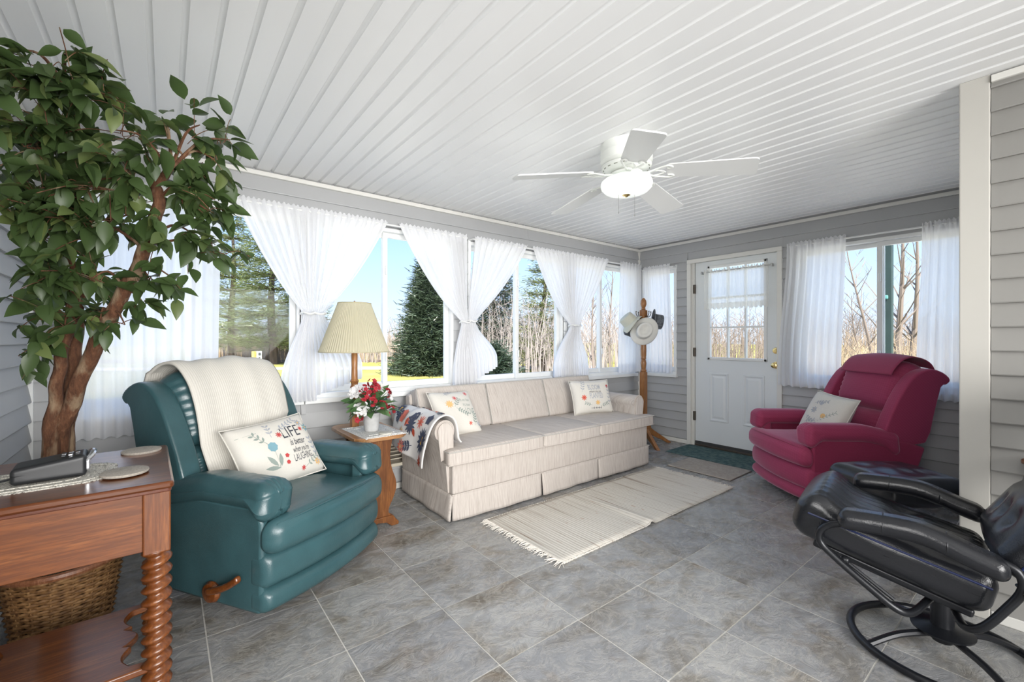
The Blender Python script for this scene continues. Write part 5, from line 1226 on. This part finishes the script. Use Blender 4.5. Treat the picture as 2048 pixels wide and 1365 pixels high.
MT['dirt'] = plain('gravel_path', (.42,.36,.31), .95, var=(2,.15)); MT['needle'] = leafmat('pine_needle', (.075,.105,.035), (.15,.17,.06), .25); MT['spruce'] = leafmat('spruce_needle', (.020,.036,.022), (.045,.066,.036), .1)
MT['mulch'] = plain('leaf_mulch', (.16,.095,.06), .95, var=(3,.2))
def strip(name, label, cat, a, b, w_, mat, z):
    A = Vector((a[0],a[1])); B = Vector((b[0],b[1])); d = (B-A).normalized(); n = Vector((-d.y,d.x))*w_/2
    mb = MB(); rr = random.Random(4); L = [];  m = 24
    for k in range(m+1):
        p = A.lerp(B, k/m); j = rr.uniform(.85,1.15); L += [(p.x+n.x*j,p.y+n.y*j,z),(p.x-n.x*j,p.y-n.y*j,z)]
    mb.add(L, [(2*k,2*k+1,2*k+3,2*k+2) for k in range(m)]); ob = mb.build(name, mat, smooth=False); ob['kind'] = 'structure'; return ob
struct(MB().box(-14, YW+.13, GZ-.02, 14, 15.4, GZ+.006).box(XD+.13, -12, GZ-.02, 14, YW+.13, GZ+.006).build('bounce_gravel_yard', plain('pale_gravel', (.47,.45,.41), .95, var=(6,.12)), smooth=False))  # assumed, mostly unseen pale gravel, added to bounce sunlight up to the ceiling
strip('gravel_path', '', '', pt(-500,23), pt(1200,26), 2.4, MT['dirt'], GZ+.012); strip('mulch_bed', '', '', pt(-700,31), pt(1000,34), 4.5, MT['mulch'], GZ+.008)
def pine(label, px, d, H, Wd, mat, seed, layers=12, dense=1.0, clear=.12, name='pine_tree', droop=-.15, nl=80, group=None):
    rr = random.Random(seed); p = pt(px, d); root = thing(name, label, 'tree', (p.x, p.y, GZ), rr.uniform(0,360), group)
    path = [(.1*math.sin(k*.9+seed), .1*math.cos(k*1.1+seed), H*k/10-.05) for k in range(11)]
    MB().tube(path, [lerp(.022*H+.02, .02, k/10) for k in range(11)], 8).build('trunk', MT['bark'], root)
    br = MB(); fo = MB()
    for L in range(layers):
        t = L/(layers-1); z = H*(clear+(1-clear)*t*.97); R0 = Wd/2*(1-t)**.75*(.9+.2*rr.random())+.12
        nb = max(4, int((8-3*t)*dense))
        for b in range(nb):
            a = 2*PI*(b+rr.random()*.7)/nb; ln = R0*rr.uniform(.72,1.1); pts = []
            for k in range(5):
                s_ = k/4; pts.append((math.cos(a)*ln*s_, math.sin(a)*ln*s_, z+ln*(droop*s_+.28*s_*s_)))
            br.tube(pts, [.03*(1-.8*k/4)*H/8 for k in range(5)], 4, caps=False)
            for q in range(int(nl*dense*(.4+.6*ln/(Wd/2+.1)))):
                s_ = rr.uniform(.18,1.03)**.8; c_ = Vector((math.cos(a)*ln*s_, math.sin(a)*ln*s_, z+ln*(droop*s_+.28*s_*s_)))
                c_ += Vector((rr.gauss(0,.14),rr.gauss(0,.14),rr.gauss(0,.12)))*(.5+Wd*.24)
                dv = Vector((math.cos(a)+rr.gauss(0,.7), math.sin(a)+rr.gauss(0,.7), rr.gauss(.12,.35))).normalized(); n = dv.orthogonal().normalized()*rr.uniform(.02,.045)*(.6+Wd*.16)
                l2 = rr.uniform(.16,.34)*(.5+Wd*.16); n.rotate(Matrix.Rotation(rr.uniform(0,6.28),3,dv))
                fo.add([c_-n*.5, c_+n*.5, c_+dv*l2+n*.2, c_+dv*l2*1.15, c_+dv*l2-n*.2], [(0,1,2,3,4)])
    br.build('branches', MT['bark'], root)['kind'] = 'stuff'; f = fo.build('needles', mat, root, smooth=False); f['kind'] = 'stuff'; return root
pine('tall green pine outside behind the yellow marker post', 545, 29, 12.5, 5.6, MT['needle'], 11, 13, 1.5)
pine('broad pine outside left of the yellow post, half behind the sheer curtain', 465, 31, 12, 5.2, MT['needle'], 12, 12, 1.4)
pine('younger pine outside just right of the tall pine behind the post', 610, 34, 11, 4.6, MT['needle'], 13, 12, 1.3)
pine('dense dark spruce on the lawn outside, seen beyond the lampshade', 857, 21, 5.6, 3.2, MT['spruce'], 14, 16, 2.6, .03, 'spruce_tree', -.3, 60)
pine('pale green pine outside behind the window over the middle of the sofa', 1085, 22, 7.2, 2.6, MT['needle'], 15, 11, 1.2)
pine('dark pine outside beside the sash over the middle of the sofa', 990, 24, 7.6, 3.4, MT['spruce'], 16, 13, 1.5)
pine('low dark evergreen shrub outside below the tied curtain behind the sofa', 985, 16, 1.35, 2.2, MT['spruce'], 17, 9, 2.2, .03, 'evergreen_shrub', -.1, 40)
def thicket(label, n, px0, px1, d0, d1, hh, mat, seed, name='bare_thicket', lean=.12, twigs=7, r0=.010):
    rr = random.Random(seed); mb = MB()
    for k in range(n):
        d = rr.uniform(d0, d1); p = pt(rr.uniform(px0, px1), d); H = hh*rr.uniform(.55,1.15); dx, dy = rr.gauss(0,lean)*H, rr.gauss(0,lean)*H; base = Vector((p.x,p.y,GZ)); s_ = d/25
        pts = [base, base+Vector((dx*.3,dy*.3,H*.5)), base+Vector((dx,dy,H))]; mb.tube(pts, [r0*1.8*s_*1.6, r0*1.2*s_*1.6, r0*.4*s_], 3, caps=False)
        for q in range(twigs):
            t = rr.uniform(.2,.95); b0 = pts[0].lerp(pts[2], t); l2 = H*rr.uniform(.12,.35); a = rr.uniform(0,6.28)
            b1 = b0+Vector((math.cos(a)*l2*.7, math.sin(a)*l2*.7, l2*rr.uniform(.3,.9))); mb.tube([b0, b1], [r0*.8*s_, r0*.35*s_], 3, caps=False)
            if q % 2 == 0:
                a += .8; mb.tube([b0.lerp(b1,.5), b0.lerp(b1,.5)+Vector((math.cos(a)*l2*.4, math.sin(a)*l2*.4, l2*.35))], r0*.35*s_, 3, caps=False)
    ob = mb.build(name, mat, smooth=False); tag(ob, label, 'thicket'); ob['kind'] = 'stuff'; return ob
thicket('bare brown thicket along the far edge of the lawn behind the spruce', 620, 380, 1020, 30, 40, 3.0, MT['twig2'], 21)
thicket('grey leafless brush outside the far windows behind the coat tree', 560, 960, 1320, 17, 34, 3.4, MT['twig2'], 22)
thicket('dry reeds standing between the pines and the lawn', 900, 380, 800, 34, 42, 1.9, MT['reed'], 23, 'dry_reeds', .06, 2)
thicket('tangled brown brush outside the door and the right-hand window', 900, 1320, 1980, 16, 34, 3.0, MT['twig'], 24)
thicket('rusty brown undergrowth low outside the window behind the maroon recliner', 500, 1560, 1980, 11, 18, 1.7, MT['reed'], 25, 'dry_undergrowth', .12, 5)
def bare(label, px, d, H, seed, r0=.05, lean=(0,0)):
    rr = random.Random(seed); p = pt(px, d); root = thing('bare_tree', label, 'tree', (p.x,p.y,GZ)); mb = MB(); top = Vector((lean[0]*H, lean[1]*H, H)); path = []
    for k in range(9):
        t = k/8; path.append(Vector((lean[0]*H*t+.06*math.sin(4*t+seed), lean[1]*H*t+.06*math.cos(5*t+seed), H*t-.05)))
    MB().tube(path, [lerp(r0, .008, k/8) for k in range(9)], 7).build('trunk', MT['twig'], root)
    for q in range(22):
        t = rr.uniform(.2,.98); i = min(7, int(t*8)); b0 = path[i].lerp(path[i+1], t*8-i); a = rr.uniform(0,6.28); l2 = H*.3*(1.1-t)*rr.uniform(.6,1.2)+.2
        b1 = b0+Vector((math.cos(a)*l2*.6, math.sin(a)*l2*.6, l2*.8)); mid = b0.lerp(b1,.5)+Vector((0,0,-.04*l2)); mb.tube([b0, mid, b1], [r0*.35*(1.1-t)+.004, r0*.2*(1.1-t)+.003, .003], 4, caps=False)
        for _ in range(4):
            s_ = rr.uniform(.3,1); c0 = mid.lerp(b1, s_); a2 = a+rr.gauss(0,1); l3 = l2*.35; mb.tube([c0, c0+Vector((math.cos(a2)*l3*.6, math.sin(a2)*l3*.6, l3*.7))], [.005,.002], 3, caps=False)
    mb.build('branches', MT['twig'], root)['kind'] = 'stuff'
bare('forked bare tree outside beyond the green post', 1800, 13, 6.4, 31, .11); bare('slender bare tree outside beyond the green post', 1822, 14, 6.8, 32, .10, (.03,-.02))
bare('leaning bare sapling outside the window behind the maroon recliner', 1755, 12, 4.6, 33, .055, (-.10,.12)); bare('thin bare sapling bowing outside the window behind the maroon recliner', 1735, 12.5, 3.0, 34, .03, (-.08,.10))
bare('bare slim tree outside the window nearest the room corner', 1188, 15, 4.4, 35, .05); bare('bare multi-branched tree outside the far corner window', 1222, 18, 5.6, 36, .05)
# marker post with white meter box
p = pt(508, 20); t = thing('marker_post', 'yellow wooden post with a white meter box on the lawn outside', 'post', (p.x,p.y,GZ), 40)
MB().box(-.07,-.07,-.3,.07,.07,1.12).build('post', plain('yellow_post', (.62,.40,.08), .7), t, False, bevel=.01)
bx_ = MB().box(.10,-.06,.72,.42,.06,1.12).build('meter_box', MT['white'], t, False, bevel=.015); MB().box(.19,-.075,.93,.33,-.06,1.05).box(.22,-.075,.80,.30,-.06,.85).build('dial', plain('meter_dial', (.08,.08,.09), .4), bx_, False)
MB().tube([(.2,0,-.2),(.2,0,.72)], .025, 6).build('conduit', MT['white'], t)
# porch post and hanging feeder outside the right-hand window
p = tuple(pt(1774, 5.6)); t = thing('porch_post', 'dark green square porch post outside the window behind the maroon recliner', 'post', (p[0],p[1],GZ))
MB().box(-.055,-.055,-.1,.055,.055,3.1).build('post', plain('green_post', (.022,.042,.036), .55, var=(6,.2)), t, False, bevel=.006)
MB().rbox((-.075,.0,2.23), (.03,.05,.05), .01, 1).build('bracket', plain('green_plastic', (.12,.32,.28), .4), t)
